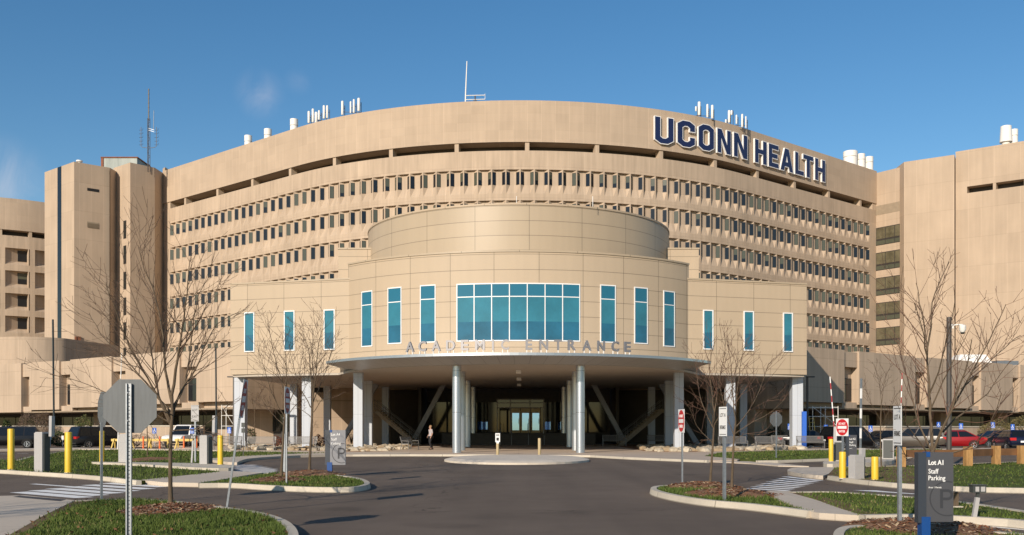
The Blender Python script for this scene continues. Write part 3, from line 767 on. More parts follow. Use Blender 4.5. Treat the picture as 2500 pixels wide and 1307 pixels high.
# ---------------------------------------------------------------- low podium buildings, left and right
def podium(label, knots, bays, flip):
    """knots: (px, D, ytop, ybot); bays: list of (px0, px1) of the projecting panels, recess between them"""
    P = Path([PX(k[0], k[1]) for k in knots])
    t = thing('podium_building', label, 'building', (P.raw(P.L / 2).x, P.raw(P.L / 2).y, 0))
    def zz(px, idx):
        for a, b in zip(knots, knots[1:]):
            if a[0] <= px <= b[0]:
                f = (px - a[0]) / (b[0] - a[0]); return (lambda D, y: Z(y, D))(a[1] + (b[1] - a[1]) * f, a[idx] + (b[idx] - a[idx]) * f)
        q = knots[0] if px < knots[0][0] else knots[-1]; return Z(q[idx], q[1])
    zt_all = sum(zz(k[0], 2) for k in knots) / len(knots)
    # recessed back plane and roof
    mb = MB(); n = 40
    for i in range(n):
        a, b = P.L * i / n, P.L * (i + 1) / n
        pbox(mb, P, a, b, -6, -.6, zt_all - 5.4, zt_all - .25, 0, None, i in (0, n - 1))
    mb.build('wall', M['conc_pod'], t, None, True)
    for p0, p1 in bays:
        s0, s1 = P.hit(p0), P.hit(p1)
        z1, z0 = (zz(p0, 2) + zz(p1, 2)) / 2, (zz(p0, 3) + zz(p1, 3)) / 2
        mb = MB(); pbox(mb, P, s0, s1, -.59, .25, z0, zt_all, 0, 2.0); mb.build('panel_bay', M['conc_pod'], t, 30, True)
    for (a0, a1), (b0, b1) in zip(bays, bays[1:]):
        s0, s1 = P.hit(a1), P.hit(b0)
        if s1 - s0 < .5: continue
        zc = zt_all - 2.6
        mb = MB(); pbox(mb, P, s0 + .25, s1 - .12, -.595, -.5, zc - 2.0, zc + .1, 0); pbox(mb, P, s0 + .35, s1 - .22, -.55, -.47, zc - 1.9, zc - .55, 1); pbox(mb, P, s0 + .35, s1 - .22, -.55, -.47, zc - .45, zc, 2)
        mb.build('window', [M['dframe'], M['dglass'], M['dglass3']], t, None, True)
        mb = MB(); pbox(mb, P, s0, s1, -.59, .05, zt_all - 1.5, zt_all - .1, 0); mb.build('lintel', M['conc_pod'], t, None, True)
        mb = MB(); pbox(mb, P, s0, s1, -.59, .0, zt_all - 5.3, zt_all - 4.75, 0); mb.build('sill', M['conc_pod'], t, None, True)
    # ground floor glazing behind, dark soffit
    mb = MB()
    zb = min(zz(k[0], 3) for k in knots) - .2
    n = max(8, int(P.L / 1.8))
    pbox(mb, P, 0, P.L, -5.6, -5.4, 0, zb + .9, 0, 2)
    for i in range(n):
        a, b = P.L * i / n, P.L * (i + 1) / n
        if i % 6 == 0: pbox(mb, P, a, b, -5.4, -4.4, 0, zb + .9, 2)
        else: pbox(mb, P, a + .06, b - .06, -5.4, -5.34, 1.3, zb - .1, 1)
    mb.build('ground_floor_glazing', [M['dark_panel'], M['dglass3'], M['conc_pod']], t, None, True)
    mb = MB(); pbox(mb, P, .3, P.L - .3, -5.5, -.05, zb + .3, zb + .45, 0, 3); mb.build('soffit', M['conc_dim'], t, None, True)
    return t, P, zt_all
KL = [(-330, 118, 905, 1014), (0, 110, 893, 1009), (155, 103, 880, 998), (280, 97, 866, 992), (448, 90, 854, 984), (590, 85.3, 848, 979)]
podL, PL, ztL = podium('low concrete podium with projecting bays to the left of the entrance pavilion', KL, [(-330, -120), (-95, 57), (77, 150), (177, 278), (312, 444), (485, 590)], False)
KR = [(1945, 85.3, 848, 979), (2058, 90, 855, 986), (2230, 98, 868, 993), (2370, 105, 880, 999), (2468, 110, 889, 1004), (2800, 124, 912, 1014)]
podR, PR, ztR = podium('low concrete podium with projecting bays to the right of the entrance pavilion', KR, [(1945, 2056), (2092, 2229), (2258, 2368), (2390, 2467), (2486, 2620), (2650, 2800)], True)
# rounded raised volume behind the left podium
RV = Path(arc(X(45, 126), 126 + 6, 6, R(-95), R(55), 24) + [PX(290, 140)])
t = thing('rounded_annex', 'rounded low concrete volume behind the left podium roof', 'building', (X(45, 126), 126, 0))
mb = MB(); mb.prism([q[:] for q in RV.p] + [(X(290, 150), 150), (X(-60, 150) - 5, 150)], 0, Z(824, 127)); mb.build('wall', M['conc_pod'], t, 30, True)
# white skylight hood on the right podium roof
t = thing('roof_skylight', 'white and grey sloped rooftop hood on the right podium roof', 'skylight', (X(2375, 118), 118, ztR - .6))
q = MB(); q.add([(-3, -1.5, 0), (2.2, -1.5, .4), (1.5, -.2, 2.3), (-1.6, -.2, 2.3), (-3, 2.5, 0), (2.2, 2.5, .4), (1.5, 1.6, 2.3), (-1.6, 1.6, 2.3)], [(0, 1, 2, 3), (5, 4, 7, 6), (4, 0, 3, 7), (1, 5, 6, 2), (3, 2, 6, 7), (4, 5, 1, 0)]); q.bb(-3, 2.2, -1.45, 2.5, -1.5, -.01); q.build('hood', M['chimney'], t)
q = MB(); q.prism([(2.25, -1.4), (5.2, -.6), (5.2, 2.6), (2.25, 2.6)], -1.5, 1.5); q.build('side_unit', M['steel'], t)
# ================================================================ entrance pavilion
pav = thing('entrance_pavilion', 'beige panelled entrance pavilion on columns with a round drum, teal windows and a metal canopy', 'building', (0, 70, 0))
WZ0, WZ1 = 5.58, 12.25
DC, DR = 82.0, 16.8
ha = math.asin(12.2 / DR)
for sx in (-1, 1):
    pts = [(sx * 21.4, 73.0), (sx * 12.0, 70.35), (sx * 12.0, 96), (sx * 19.3, 96)]
    q = MB(); q.prism(pts, WZ0, WZ1); q.build('wing_wall', M['panel'], pav, None, True)
    WP = Path([pts[0], pts[1]] if sx < 0 else [pts[1], pts[0]])
    q = MB(); pbox(q, WP, 0, WP.L, -.3, .05, WZ1, WZ1 + .12); q.build('coping', M['panel_up'], pav, None, True)
    # windows of the wing
    for px0, px1, y0, y1 in (((597, 622, 763, 860), (694, 720, 759, 857), (791, 818, 756, 855)) if sx < 0 else ((1716, 1741, 757, 854), (1815, 1840, 760, 857), (1911, 1935, 764, 860))):
        s0, s1 = WP.hit(px0), WP.hit(px1); D = WP.raw((s0 + s1) / 2).y
        z0, z1 = Z(y1, D), Z(y0, D); fr = 0 if sx < 0 else 3
        q = MB(); pbox(q, WP, s0 + .07, s1 - .07, -.02, .02, z0 + .07, z0 + (z1 - z0) * .43, 1); pbox(q, WP, s0 + .07, s1 - .07, -.02, .02, z0 + (z1 - z0) * .43, z1 - .07, 2)
        w = q.build('window', [M['wframe'], M['teal_lo'], M['teal_hi']], pav, None, True)
        q = MB(); f = .075
        pbox(q, WP, s0, s0 + f, -.02, .07, z0, z1); pbox(q, WP, s1 - f, s1, -.02, .07, z0, z1); pbox(q, WP, s0 + f, s1 - f, -.02, .07, z1 - f, z1); pbox(q, WP, s0 + f, s1 - f, -.02, .09, z0, z0 + f)
        q.build('frame', M['wframe'], w, None, True)
# drum
DP = Path(arc(0, DC, DR, -ha, ha, 64))
q = MB(); pbox(q, DP, 0, DP.L, -2.5, 0, 5.5, 13.3, 0, .5); q.build('drum_wall', M['panel'], pav, 30, True)
q = MB(); pbox(q, DP, 0, DP.L, -.4, .06, 13.3, 13.42, 0, .5); q.build('coping', M['panel_up'], pav, 30, True)
q = MB(); q.prism([DP.pos(DP.L * i / 40, -.6, 0)[:2] for i in range(41)] + [(11.6, 96), (-11.6, 96)], 12.6, 13.0); q.build('roof', M['conc_dim'], pav, None, True)
def drum_window(px0, px1, y0, y1, panes, ytr):
    s0, s1 = DP.hit(px0), DP.hit(px1); c = (s0 + s1) / 2; D = DP.raw(c).y
    z0, z1 = Z(y1, D), Z(y0, D); ztr = Z(ytr, D); f = .07; zb = z0 + (ztr - z0) * .44
    q = MB()
    for i in range(panes):
        a, b = s0 + (s1 - s0) * i / panes + .035, s0 + (s1 - s0) * (i + 1) / panes - .035
        pbox(q, DP, a, b, -.02, .025, z0 + f, zb, 0); pbox(q, DP, a, b, -.02, .025, zb, ztr - .03, 1); pbox(q, DP, a, b, -.02, .025, ztr + .03, z1 - f, 2)
    w = q.build('window', [M['teal_lo'], M['teal_hi'], M['teal_side']], pav, None, True)
    q = MB()
    for i in range(panes + 1):
        a = s0 + (s1 - s0) * i / panes; pbox(q, DP, a - .03, a + .03, -.02, .05, z0, z1)
    for za, zb2 in ((z0, z0 + f), (ztr - .03, ztr + .03), (z1 - f, z1)):
        for i in range(panes):
            a, b = s0 + (s1 - s0) * i / panes + .035, s0 + (s1 - s0) * (i + 1) / panes - .035
            pbox(q, DP, a, b, -.02, .047, za, zb2)
    q.build('frame', M['wframe'], w, None, True)
drum_window(1116, 1415, 691, 833, 7, 724)
for a, b, y0, y1, yt in ((1027, 1063, 696, 837, 731), (948, 980, 702, 840, 738), (884, 909, 711, 847, 745), (1466, 1502, 696, 837, 731), (1549, 1580, 702, 840, 738), (1620, 1646, 711, 847, 745)):
    drum_window(a, b, y0, y1, 1, yt)
# upper drum, shoulders
UPh = Path(arc(0, DC, 12.4, R(-150), R(150), 120))
q = MB(); pbox(q, UPh, 0, UPh.L, -1.5, 0, 12.9, 17.42, 0, .5); q.build('upper_drum', M['panel_up'], pav, 30, True)
q = MB(); pbox(q, UPh, 0, UPh.L, -.4, .05, 17.42, 17.55, 0, .5); q.build('coping', M['panel'], pav, 30, True)
q = MB(); q.prism(arc(0, DC, 12.0, R(-180), R(176), 60), 16.9, 17.1); q.build('roof', M['conc_dim'], pav, None, True)
for sx in (-1, 1):
    q = MB(); q.bb(min(sx * 14.3, sx * 9), max(sx * 14.3, sx * 9), 78, 95, WZ1 - .2, 15.8); q.build('roof_shoulder', M['panel'], pav, None, True)
    q = MB(); q.bb(min(sx * 14.35, sx * 9), max(sx * 14.35, sx * 9), 77.94, 95, 15.8, 15.92); q.build('coping', M['panel_up'], pav, None, True)
for px, y0, y1 in ((1261, 480, 500), (1448, 492, 512)):
    q = MB(); x = X(px, 69.8); q.tube([(x, 70.1, 17.4), (x, 70.1, 18.15)], .02, 5); q.build('lightning_rod', M['wframe'], pav, None, True)
# canopy
CCY, CRo, CRi = 70.75, 14.25, 12.05
n = 60; ca = R(61.5)
oa, ia = arc(0, CCY, CRo, -ca, ca, n), arc(0, CCY, CRi, -ca, ca, n)
q = MB()
for i in range(n):
    (ax, ay), (bx, by), (cx, cy), (dx, dy) = oa[i], oa[i + 1], ia[i + 1], ia[i]
    u0, u1 = i / n * 2 * ca * CRo, (i + 1) / n * 2 * ca * CRo
    q.quad((ax, ay, 5.80), (bx, by, 5.80), (bx, by, 5.96), (ax, ay, 5.96), 0)
    q.quad((dx, dy, 5.43), (cx, cy, 5.43), (bx, by, 5.80), (ax, ay, 5.80), 1, [(u0, 0), (u1, 0), (u1, 2), (u0, 2)])
top = [(x, y, 5.96) for x, y in oa] + [(12.9, 70.8, 5.96), (-12.9, 70.8, 5.96)]
q.add(top, [tuple(range(len(top)))], 0)
for sx, i in ((-1, 0), (1, n)):
    a, b = oa[i], ia[i]
    q.add([(a[0], a[1], 5.80), (b[0], b[1], 5.43), (sx * 12.9, 70.8, 5.43), (sx * 12.9, 70.8, 5.96), (a[0], a[1], 5.96)], [(0, 1, 2, 3, 4) if sx > 0 else (4, 3, 2, 1, 0)], 1)
q.build('canopy', [M['canopy_metal'], M['canopy_under']], pav, 30, True)
q = MB(); q.prism(ia + [(12.9, 70.4), (21.25, 73.15), (19.1, 95.8), (-19.1, 95.8), (-21.25, 73.15), (-12.9, 70.4)], 5.42, 5.56); q.build('soffit', M['soffit'], pav, None, True)
for y, px in ((64.5, 1266), (74, 1267), (84, 1267)):
    q = MB(); q.box((X(px, y), y, 5.30), (.34, .34, .22)); q.build('ceiling_light', M['chimney'], pav, None, True)
# columns
def rcol(x, y, r=.275, z0=0):
    q = MB(); nn = 24
    for i in range(nn):
        a, b = 2 * math.pi * i / nn, 2 * math.pi * (i + 1) / nn
        q.add([(x + r * math.cos(a), y + r * math.sin(a), z0), (x + r * math.cos(b), y + r * math.sin(b), z0), (x + r * math.cos(b), y + r * math.sin(b), 5.42), (x + r * math.cos(a), y + r * math.sin(a), 5.42)], [(0, 1, 2, 3)], 0, [[(i * .07, z0), (i * .07 + .07, z0), (i * .07 + .07, 5.42), (i * .07, 5.42)]])
    bmx = q.build('round_column', M['col_metal'], pav, None, True)
    bb = bmesh.new(); bb.from_mesh(bmx.data); bmesh.ops.remove_doubles(bb, verts=bb.verts, dist=.001); bb.to_mesh(bmx.data); bb.free()
    bmx.data.polygons.foreach_set('use_smooth', [True] * len(bmx.data.polygons))
for sx in (-1, 1):
    for x, y, z0 in ((3.77, 60, 0), (3.87, 66.4, 0), (4.1, 78.8, 0), (4.2, 91, 1.1)): rcol(sx * x, y, z0=z0)
    for x, y, w in ((11.0, 67.6, .62), (12.1, 79.2, .66), (12.3, 91, .62), (21.02, 74.4, .80), (15.6, 72.6, .66), (19.4, 85, .60), (17.3, 89, .60), (12.2, 95.5, .6)):
        q = MB(); q.bb(sx * x - w / 2, sx * x + w / 2, y - w / 2 + .0, y + w / 2, 0, 5.42); q.build('square_column', M['col_panel'], pav, None, True)
    # diagonal braces
    for a, b, y in (((-12.8 - 2.7, .9), (-12.2, 4.6), 84.5), ((-9.4, 1.4), (-6.4, 5.3), 88)):
        q = MB(); q.bar((sx * -1 * a[0], y, a[1] - .9), (sx * -1 * b[0], y, b[1] + .8), .38, .42); q.build('brace', M['brace'], pav, None, True)
# back walls under the pavilion
for RWP in (Path([(-25.2, 90), (-9.4, 96.1)]), Path([(9.4, 96.1), (25.2, 90)])):
    q = MB(); pbox(q, RWP, 0, RWP.L, -3, 0, 0, 8.4, 0); pbox(q, RWP, 0, RWP.L, .003, .05, 4.16, 4.28, 1); q.build('rear_wall', [M['conc_pod'], M['conc_dim']], pav, None, True)
for a, b in (((-12.4, 94.7), (-9.4, 95.85)), ((9.4, 95.85), (17.6, 92.7))):  # deep shade put into the colour: dark sheets over the concrete rear walls
    q = MB(); pbox(q, Path([a, b]), 0, math.dist(a, b), -.05, .1, 0, 5.3, 0); q.build('painted_shade_sheet', M['dark_panel'], pav, None, True)
for sx in (-1, 1):
    q = MB(); q.bb(sx * 18.6 - .9, sx * 18.6 + .9, 92.2, 93.2, 5.0, 5.4); q.build('wall_vent', M['black'], pav, None, True)
    q = MB(); q.bb(sx * 20.6 - .3, sx * 20.6 + .3, 91.0, 92.4, 4.3, 5.5); q.build('wall_pier', M['conc_pod'], pav, None, True)
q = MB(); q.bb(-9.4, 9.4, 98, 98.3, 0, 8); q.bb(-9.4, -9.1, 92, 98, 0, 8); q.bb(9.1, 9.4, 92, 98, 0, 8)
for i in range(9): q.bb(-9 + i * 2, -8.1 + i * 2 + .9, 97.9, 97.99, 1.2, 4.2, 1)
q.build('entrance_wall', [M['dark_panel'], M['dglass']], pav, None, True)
for a, b in ((1165, 1190), (1331, 1345), (1362, 1378)):
    q = MB(); q.bb(X(a, 97), X(b, 97), 97.7, 97.8, Z(1049, 97), Z(1030, 97)); q.build('lobby_window', M['door_glass'], pav, None, True)
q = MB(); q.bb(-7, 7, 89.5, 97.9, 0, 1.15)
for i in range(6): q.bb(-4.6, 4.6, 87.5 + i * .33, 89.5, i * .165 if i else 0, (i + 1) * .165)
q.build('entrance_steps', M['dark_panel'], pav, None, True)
q = MB()
for px in (1222, 1249, 1290, 1328):
    x = X(px, 88); q.tube([(x, 87.3, 0), (x, 87.3, .95), (x, 89.4, 2.05), (x, 89.4, 1.1)], .025, 6)
q.build('handrail', M['steel'], pav, 40, True)
YV = 91.4
q = MB()
xs = [X(p, YV) for p in (1214, 1246, 1294, 1327)]; zt4, zd = Z(974, YV), Z(997, YV)
for x in xs: q.bb(x - .05, x + .05, YV, YV + .12, 1.15, zt4)
for z in (zt4 - .1, Z(985, YV), zd): q.bb(xs[0] + .05, xs[-1] - .05, YV + .01, YV + .11, z, z + .09)
q2 = MB(); q2.bb(xs[0] + .05, xs[-1] - .05, YV + .06, YV + .10, zd + .1, zt4 - .1)
ves = q.build('vestibule', [M['bench_l'], M['black']], pav, None, True); q2.build('transom_glass', M['dglass'], ves, None, True)
for i, (a, b) in enumerate(((1248, 1270), (1272, 1294), (1297, 1319))):
    x0, x1 = X(a, YV), X(b, YV); q = MB()
    q.bb(x0, x0 + .1, YV - .06, YV - .005, 1.17, zd - .02); q.bb(x1 - .1, x1, YV - .06, YV - .005, 1.17, zd - .02)
    q.bb(x0 + .1, x1 - .1, YV - .06, YV - .005, zd - .45, zd - .02); q.bb(x0 + .1, x1 - .1, YV - .06, YV - .005, 1.17, 1.42)
    q.bb(x1 - .16, x1 - .12, YV - .12, YV - .07, 2.0, 2.5)
    d = q.build('door', M['tan'], pav, None, True)
    q = MB(); q.bb(x0 + .1, x1 - .1, YV - .04, YV - .02, 1.42, zd - .45); q.build('door_glass', M['door_glass'], d, None, True)
# outside stairs to the side terraces
for sx in (-1, 1):
    q = MB(); n = 17
    for i in range(n):
        f = i / n; x = 8.6 + 4.0 * f; y = 84.5 + 3.0 * f; q.box((sx * x, y, .19 * (i + 1) - .06), (.42, 1.6, .12), 0, sx * -.35 * 0)
    for dy in (-.8, .8): q.bar((sx * 8.5, 84.5 + dy, .0), (sx * 12.7, 87.5 + dy, 3.2), .08, .34)
    q.bb(sx * 13.6 - 1.0, sx * 13.6 + 1.0, 86.4, 92, 3.05, 3.25)
    st = q.build('stair', M['conc_dim'], pav, None, True)
    q = MB()
    for dy in (-.8, .8):
        for h in (.5, .9): q.tube([(sx * 8.5, 84.5 + dy, h + .1), (sx * 12.7, 87.5 + dy, 3.2 + h)], .025, 6)
        for j in range(6): f = j / 5; q.tube([(sx * (8.5 + 4.2 * f), 84.5 + 3 * f + dy, 3.2 * f), (sx * (8.5 + 4.2 * f), 84.5 + 3 * f + dy, 3.2 * f + .95)], .02, 5)
    q.build('railing', M['bench'], st, 40, True)

# standing letters on the canopy
CP = Path(arc(0, CCY, 13.9, R(-40), R(40), 60))
esign = thing('entrance_sign', 'row of standing grey metal letters reading ACADEMIC ENTRANCE on the canopy edge', 'sign', (0, 57, 5.96))
for ch, a, b in [('A',125,208),('C',250,328),('A',380,468),('D',523,610),('E',668,743),('M',808,903),('I',973,992),('C',1062,1142),('E',1303,1370),('N',1440,1525),('T',1585,1660),('R',1718,1797),('A',1863,1950),('N',2010,2083),('C',2150,2222),('E',2275,2337)]:
    s0, s1 = CP.hit(960 + a / 4.032), CP.hit(960 + b / 4.032); c = (s0 + s1) / 2
    me = text_mesh(ch, 1.0, .09, .025)
    xs = [v.co.x for v in me.vertices]; ys = [v.co.y for v in me.vertices]
    sx_, sy_ = (s1 - s0) / (max(xs) - min(xs)), .60 / (max(ys) - min(ys))
    t = CP.tan(c); p = CP.pos(c, 0, 6.14)
    Mx = Matrix(((t.x, 0, t.y, p.x), (t.y, 0, -t.x, p.y), (0, 1, 0, p.z), (0, 0, 0, 1))) @ Matrix.Diagonal((sx_, sy_, .6, 1)) @ Matrix.Translation((-(max(xs) + min(xs)) / 2, -min(ys), 0))
    q = MB(); q.mesh(me, Mx); l = q.build('letter', M['letter'], esign, None, True)
    for s_ in ((c,) if ch in 'IT' else (c - (s1 - s0) * .32, c + (s1 - s0) * .32)): q = MB(); pbox(q, CP, s_ - .02, s_ + .02, -.03, .03, 5.961, 6.16); q.build('post', M['chimney'], l, None, True)
# ================================================================ ground
def offset_line(pts, d):
    out = []; n = len(pts)
    for i, p in enumerate(pts):
        a = Vector(pts[max(i - 1, 0)]); b = Vector(pts[min(i + 1, n - 1)]); t = (b - a).normalized()
        out.append((p[0] - t.y * d, p[1] + t.x * d))
    return out
def smooth_line(pts, it=2, closed=False):
    for _ in range(it):
        q = []; n = len(pts)
        rng = range(n) if closed else range(n - 1)
        if not closed: q.append(pts[0])
        for i in rng:
            a, b = pts[i], pts[(i + 1) % n]
            q += [(a[0] * .75 + b[0] * .25, a[1] * .75 + b[1] * .25), (a[0] * .25 + b[0] * .75, a[1] * .25 + b[1] * .75)]
        if not closed: q.append(pts[-1])
        pts = q
    return pts
def kerb_from(pts, name='kerb', h=.135, w=.17, m='kerb'):
    """kerb along a world polyline, body to the left of its direction"""
    inn = offset_line(pts, w); mid = offset_line(pts, .03); q = MB(); n = len(pts)
    vs = []
    for a, c, b in zip(pts, mid, inn): vs += [(a[0], a[1], 0), (c[0], c[1], h), (b[0], b[1], h), (b[0], b[1], -.02)]
    fs = [(4 * i + j, 4 * (i + 1) + j, 4 * (i + 1) + j + 1, 4 * i + j + 1) for i in range(n - 1) for j in range(3)]
    fs += [(0, 1, 2, 3), (4 * n - 1, 4 * n - 2, 4 * n - 3, 4 * n - 4)]
    al = [0.0]
    for a, b in zip(pts, pts[1:]): al.append(al[-1] + math.dist(a, b))
    uv = [[(al[i], j * .2), (al[i + 1], j * .2), (al[i + 1], j * .2 + .2), (al[i], j * .2 + .2)] for i in range(n - 1) for j in range(3)] + [[(.5, .1)] * 4] * 2
    q.add(vs, fs, [0] * len(fs), uv)
    return struct(q, name, M['kerb_j'])
def slab(name, poly, z, m, z0=-.05, kind='structure'):
    q = MB(); q.prism(poly, z0, z); return struct(q, name, m, None, kind)

q = MB(); q.quad((-700, -200, 0), (700, -200, 0), (700, 900, 0), (-700, 900, 0)); struct(q, 'road', M['asphalt'])

Z1 = .12
# near left lawn
l1k = smooth_line(GP([(182, 1222.5), (248, 1219.5), (345, 1218), (430, 1223), (500, 1231.5), (560, 1239), (620, 1247), (665, 1256), (705, 1270), (728, 1288), (737, 1310), (720, 1370), (640, 1440)], .13), 2)
l1 = l1k + GP([(300, 1470), (0, 1420), (-60, 1345), (16, 1310), (100, 1262.5)], .13)
slab('lawn', offset_line(l1k, -.1) + l1[len(l1k):], .115, M['lawn'])
kerb_from(l1k[::-1])
slab('pavement', GP([(-420, 1180), (-200, 1198), (0, 1211), (60, 1209.5), (176, 1221), (182, 1222), (100, 1262.5), (16, 1310), (-150, 1400), (-900, 1400)], .10), .10, M['walk'])
slab('tactile_paving', GP([(32, 1213), (48, 1210.2), (160, 1219.6), (146, 1223.6)], .105), .104, M['dark_panel'])
soil = GP([(182, 1224), (235, 1222), (180, 1240), (120, 1268), (60, 1300), (20, 1330), (-40, 1345), (16, 1310), (100, 1263)], .125)
slab('bare_soil', soil, .122, M['dirt'], .05)
# big left lawn
l2k = smooth_line(GP([(-320, 1141), (-100, 1145), (0, 1147.5), (85, 1153), (165, 1157.5), (250, 1164), (300, 1170), (335, 1174)], .13), 1)
l2 = l2k + GP([(400, 1168), (470, 1160.5), (541, 1152.5), (532, 1149.5), (480, 1143), (503, 1126), (520, 1120), (600, 1114.5), (700, 1109), (800, 1106.3), (690, 1103.8), (560, 1102.3), (400, 1099.8), (320, 1098.4), (190, 1098.8), (150, 1102.5), (80, 1113), (38, 1123), (0, 1123), (-320, 1116)], .13)
slab('lawn', l2, .115, M['lawn'])
kerb_from(offset_line(l2k, -.05))
kerb_from(smooth_line(GP([(192, 1098.5), (150, 1102.5), (80, 1113), (38, 1123.5)], .13), 1), w=.2)
kerb_from(GP([(320, 1098), (190, 1098.4)], .13))
slab('gate_island', smooth_line(GP([(222, 1127.5), (300, 1128.5), (400, 1129.5), (500, 1131.5), (560, 1135), (574, 1140), (552, 1144), (480, 1142), (400, 1137), (300, 1131), (225, 1128.8)], .2), 1, True), .2, M['kerb'])
slab('pavement', GP([(342, 1173.5), (400, 1167.5), (470, 1160.3), (541, 1152.2), (566, 1151.5), (642, 1155.5), (600, 1162), (550, 1171), (484, 1181), (400, 1179.5)], .10), .118, M['walk'])
slab('pavement', smooth_line(GP([(503, 1122), (520, 1119), (600, 1113.8), (700, 1108.6), (820, 1106), (1000, 1104), (1000, 1110), (830, 1110.5), (700, 1113.5), (610, 1119.5), (588, 1125), (575, 1132)], .11), 1, True), .125, M['walk'])
slab('plaza', GP([(800, 1107), (1000, 1109.8), (1266, 1110.8), (1440, 1112.2), (1531, 1117), (1630, 1121), (1725, 1124.5), (1800, 1123), (1850, 1112)], .10) + [(27, 75), (25, 97), (-25, 97), (-27, 77), G(600, 1104, .1)], .105, M['plaza'])
kerb_from(GP([(700, 1112.6), (830, 1110.2), (1000, 1109.6), (1266, 1110.6), (1440, 1112), (1531, 1116.8), (1630, 1120.8), (1725, 1124.3)], .12), h=.125)
slab('pavement', GP([(-700, 1101), (-320, 1103), (0, 1099.5), (190, 1096.8), (320, 1096.8), (400, 1098), (560, 1101), (690, 1102.5), (800, 1103.5), (800, 1099), (560, 1098), (190, 1093.5), (0, 1096), (-320, 1098), (-700, 1097)], .10), .11, M['walk'])
# left tree island
l3k = smooth_line(GP([(484, 1181), (560, 1180), (640, 1185.5), (750, 1190.5), (850, 1191.5), (892, 1187.5), (909, 1180.5), (896, 1171), (860, 1163.5), (800, 1157), (700, 1152.5), (645, 1156)], .13), 2)
slab('lawn', offset_line(l3k, .1) + GP([(560, 1170)], .13), .115, M['lawn'])
kerb_from(l3k)
# right tree island
l4k = smooth_line(GP([(1820, 1197), (1770, 1188), (1700, 1184.5), (1640, 1184), (1600, 1186), (1583, 1191), (1592, 1199), (1650, 1212), (1730, 1223), (1810, 1229), (1890, 1238), (1968, 1248)], .13), 2)
slab('lawn', offset_line(l4k, .1) + GP([(1930, 1234), (1870, 1208)], .13), .115, M['lawn'])
kerb_from(l4k)
slab('pavement', GP([(1818, 1199), (1925, 1200.5), (1990, 1221), (2070, 1248), (2112, 1262), (2000, 1255), (1966, 1250), (1930, 1233), (1870, 1207)], .10), .118, M['walk'])
# right middle lawn
l5a = smooth_line(GP([(1925, 1201), (2020, 1199.5), (2100, 1204), (2240, 1213.5), (2340, 1223), (2500, 1246), (2800, 1292)], .13), 1)
l5b = smooth_line(GP([(2112, 1259.5), (2240, 1257), (2340, 1261.5), (2500, 1272), (2800, 1310)], .13), 1)
slab('lawn', offset_line(l5a, -.1) + offset_line(l5b, .1)[::-1] + GP([(2060, 1244), (1990, 1220)], .13), .115, M['lawn'])
kerb_from(l5a[::-1]); kerb_from(l5b, w=.2)
slab('bare_soil', GP([(1925, 1201.3), (1985, 1203), (2030, 1218), (2080, 1232), (2105, 1247), (2130, 1252), (2150, 1257), (2112, 1258), (2058, 1243), (1990, 1219)], .125), .121, M['dirt'], .05)
# right back lawn with bollards
l6k = smooth_line(GP([(2018, 1162), (2050, 1167), (2110, 1174), (2200, 1182), (2350, 1190), (2500, 1193), (2800, 1197)], .13), 1)
slab('lawn', offset_line(l6k, .1) + GP([(2800, 1120), (2500, 1127), (2370, 1132), (2240, 1137), (2140, 1138.5), (2036, 1141)], .13), .115, M['lawn'])
kerb_from(l6k)
slab('mulch_bed', GP([(2037, 1141.5), (2020, 1161.5), (2110, 1172.5), (2215, 1181), (2290, 1178), (2330, 1166), (2262, 1146), (2200, 1139.5), (2140, 1139.2)], .125), .122, M['dirt'], .05)
kerb_from(GP([(2800, 1119), (2500, 1126.5), (2370, 1131.5), (2240, 1136.6), (2140, 1138), (2036, 1140.6)], .13), w=.14)
slab('pavement', smooth_line(GP([(1922, 1146), (1940, 1141), (2036, 1140.5), (2036, 1144), (2018, 1162), (1985, 1160), (1945, 1155), (1924, 1151)], .13), 1, True), .13, M['walk'])
# right far lawn
l7 = GP([(1720, 1112.5), (1760, 1104.5), (1850, 1101.3), (1960, 1099.5), (2300, 1097), (2310, 1107), (2240, 1113.5), (2040, 1119), (1900, 1124), (1850, 1124.5), (1800, 1119.5)], .13)
slab('lawn', l7, .116, M['lawn'])
kerb_from(GP([(2312, 1107), (2240, 1114), (2040, 1119.6), (1900, 1124.6), (1850, 1125.2)], .13)[::-1], w=.16)
slab('pavement', GP([(1725, 1126), (1850, 1126.5), (1975, 1138.5), (1900, 1137), (1830, 1131)], .05), .05, M['walk'])
slab('gate_island', smooth_line(GP([(2008, 1129), (2016, 1125), (2090, 1122), (2180, 1119.5), (2186, 1124), (2150, 1128), (2040, 1133), (2012, 1132.5)], .17), 1, True), .17, M['kerb'])
slab('pavement', GP([(1960, 1098), (2600, 1092), (2600, 1095.5), (1960, 1101)], .1), .11, M['walk'])
slab('pavement', GP([(2330, 1101.5), (2800, 1104), (2800, 1108), (2330, 1104.5)], .1), .11, M['walk'])
# near right island
l8k = smooth_line(GP([(2800, 1330), (2500, 1302), (2330, 1290), (2200, 1283.5), (2120, 1281), (2060, 1283.5), (2034, 1292), (2026, 1310), (2034, 1350), (2080, 1440)], .13), 2)
slab('lawn', offset_line(l8k, .1) + GP([(2500, 1480), (2900, 1440)], .13), .115, M['lawn'])
kerb_from(l8k)
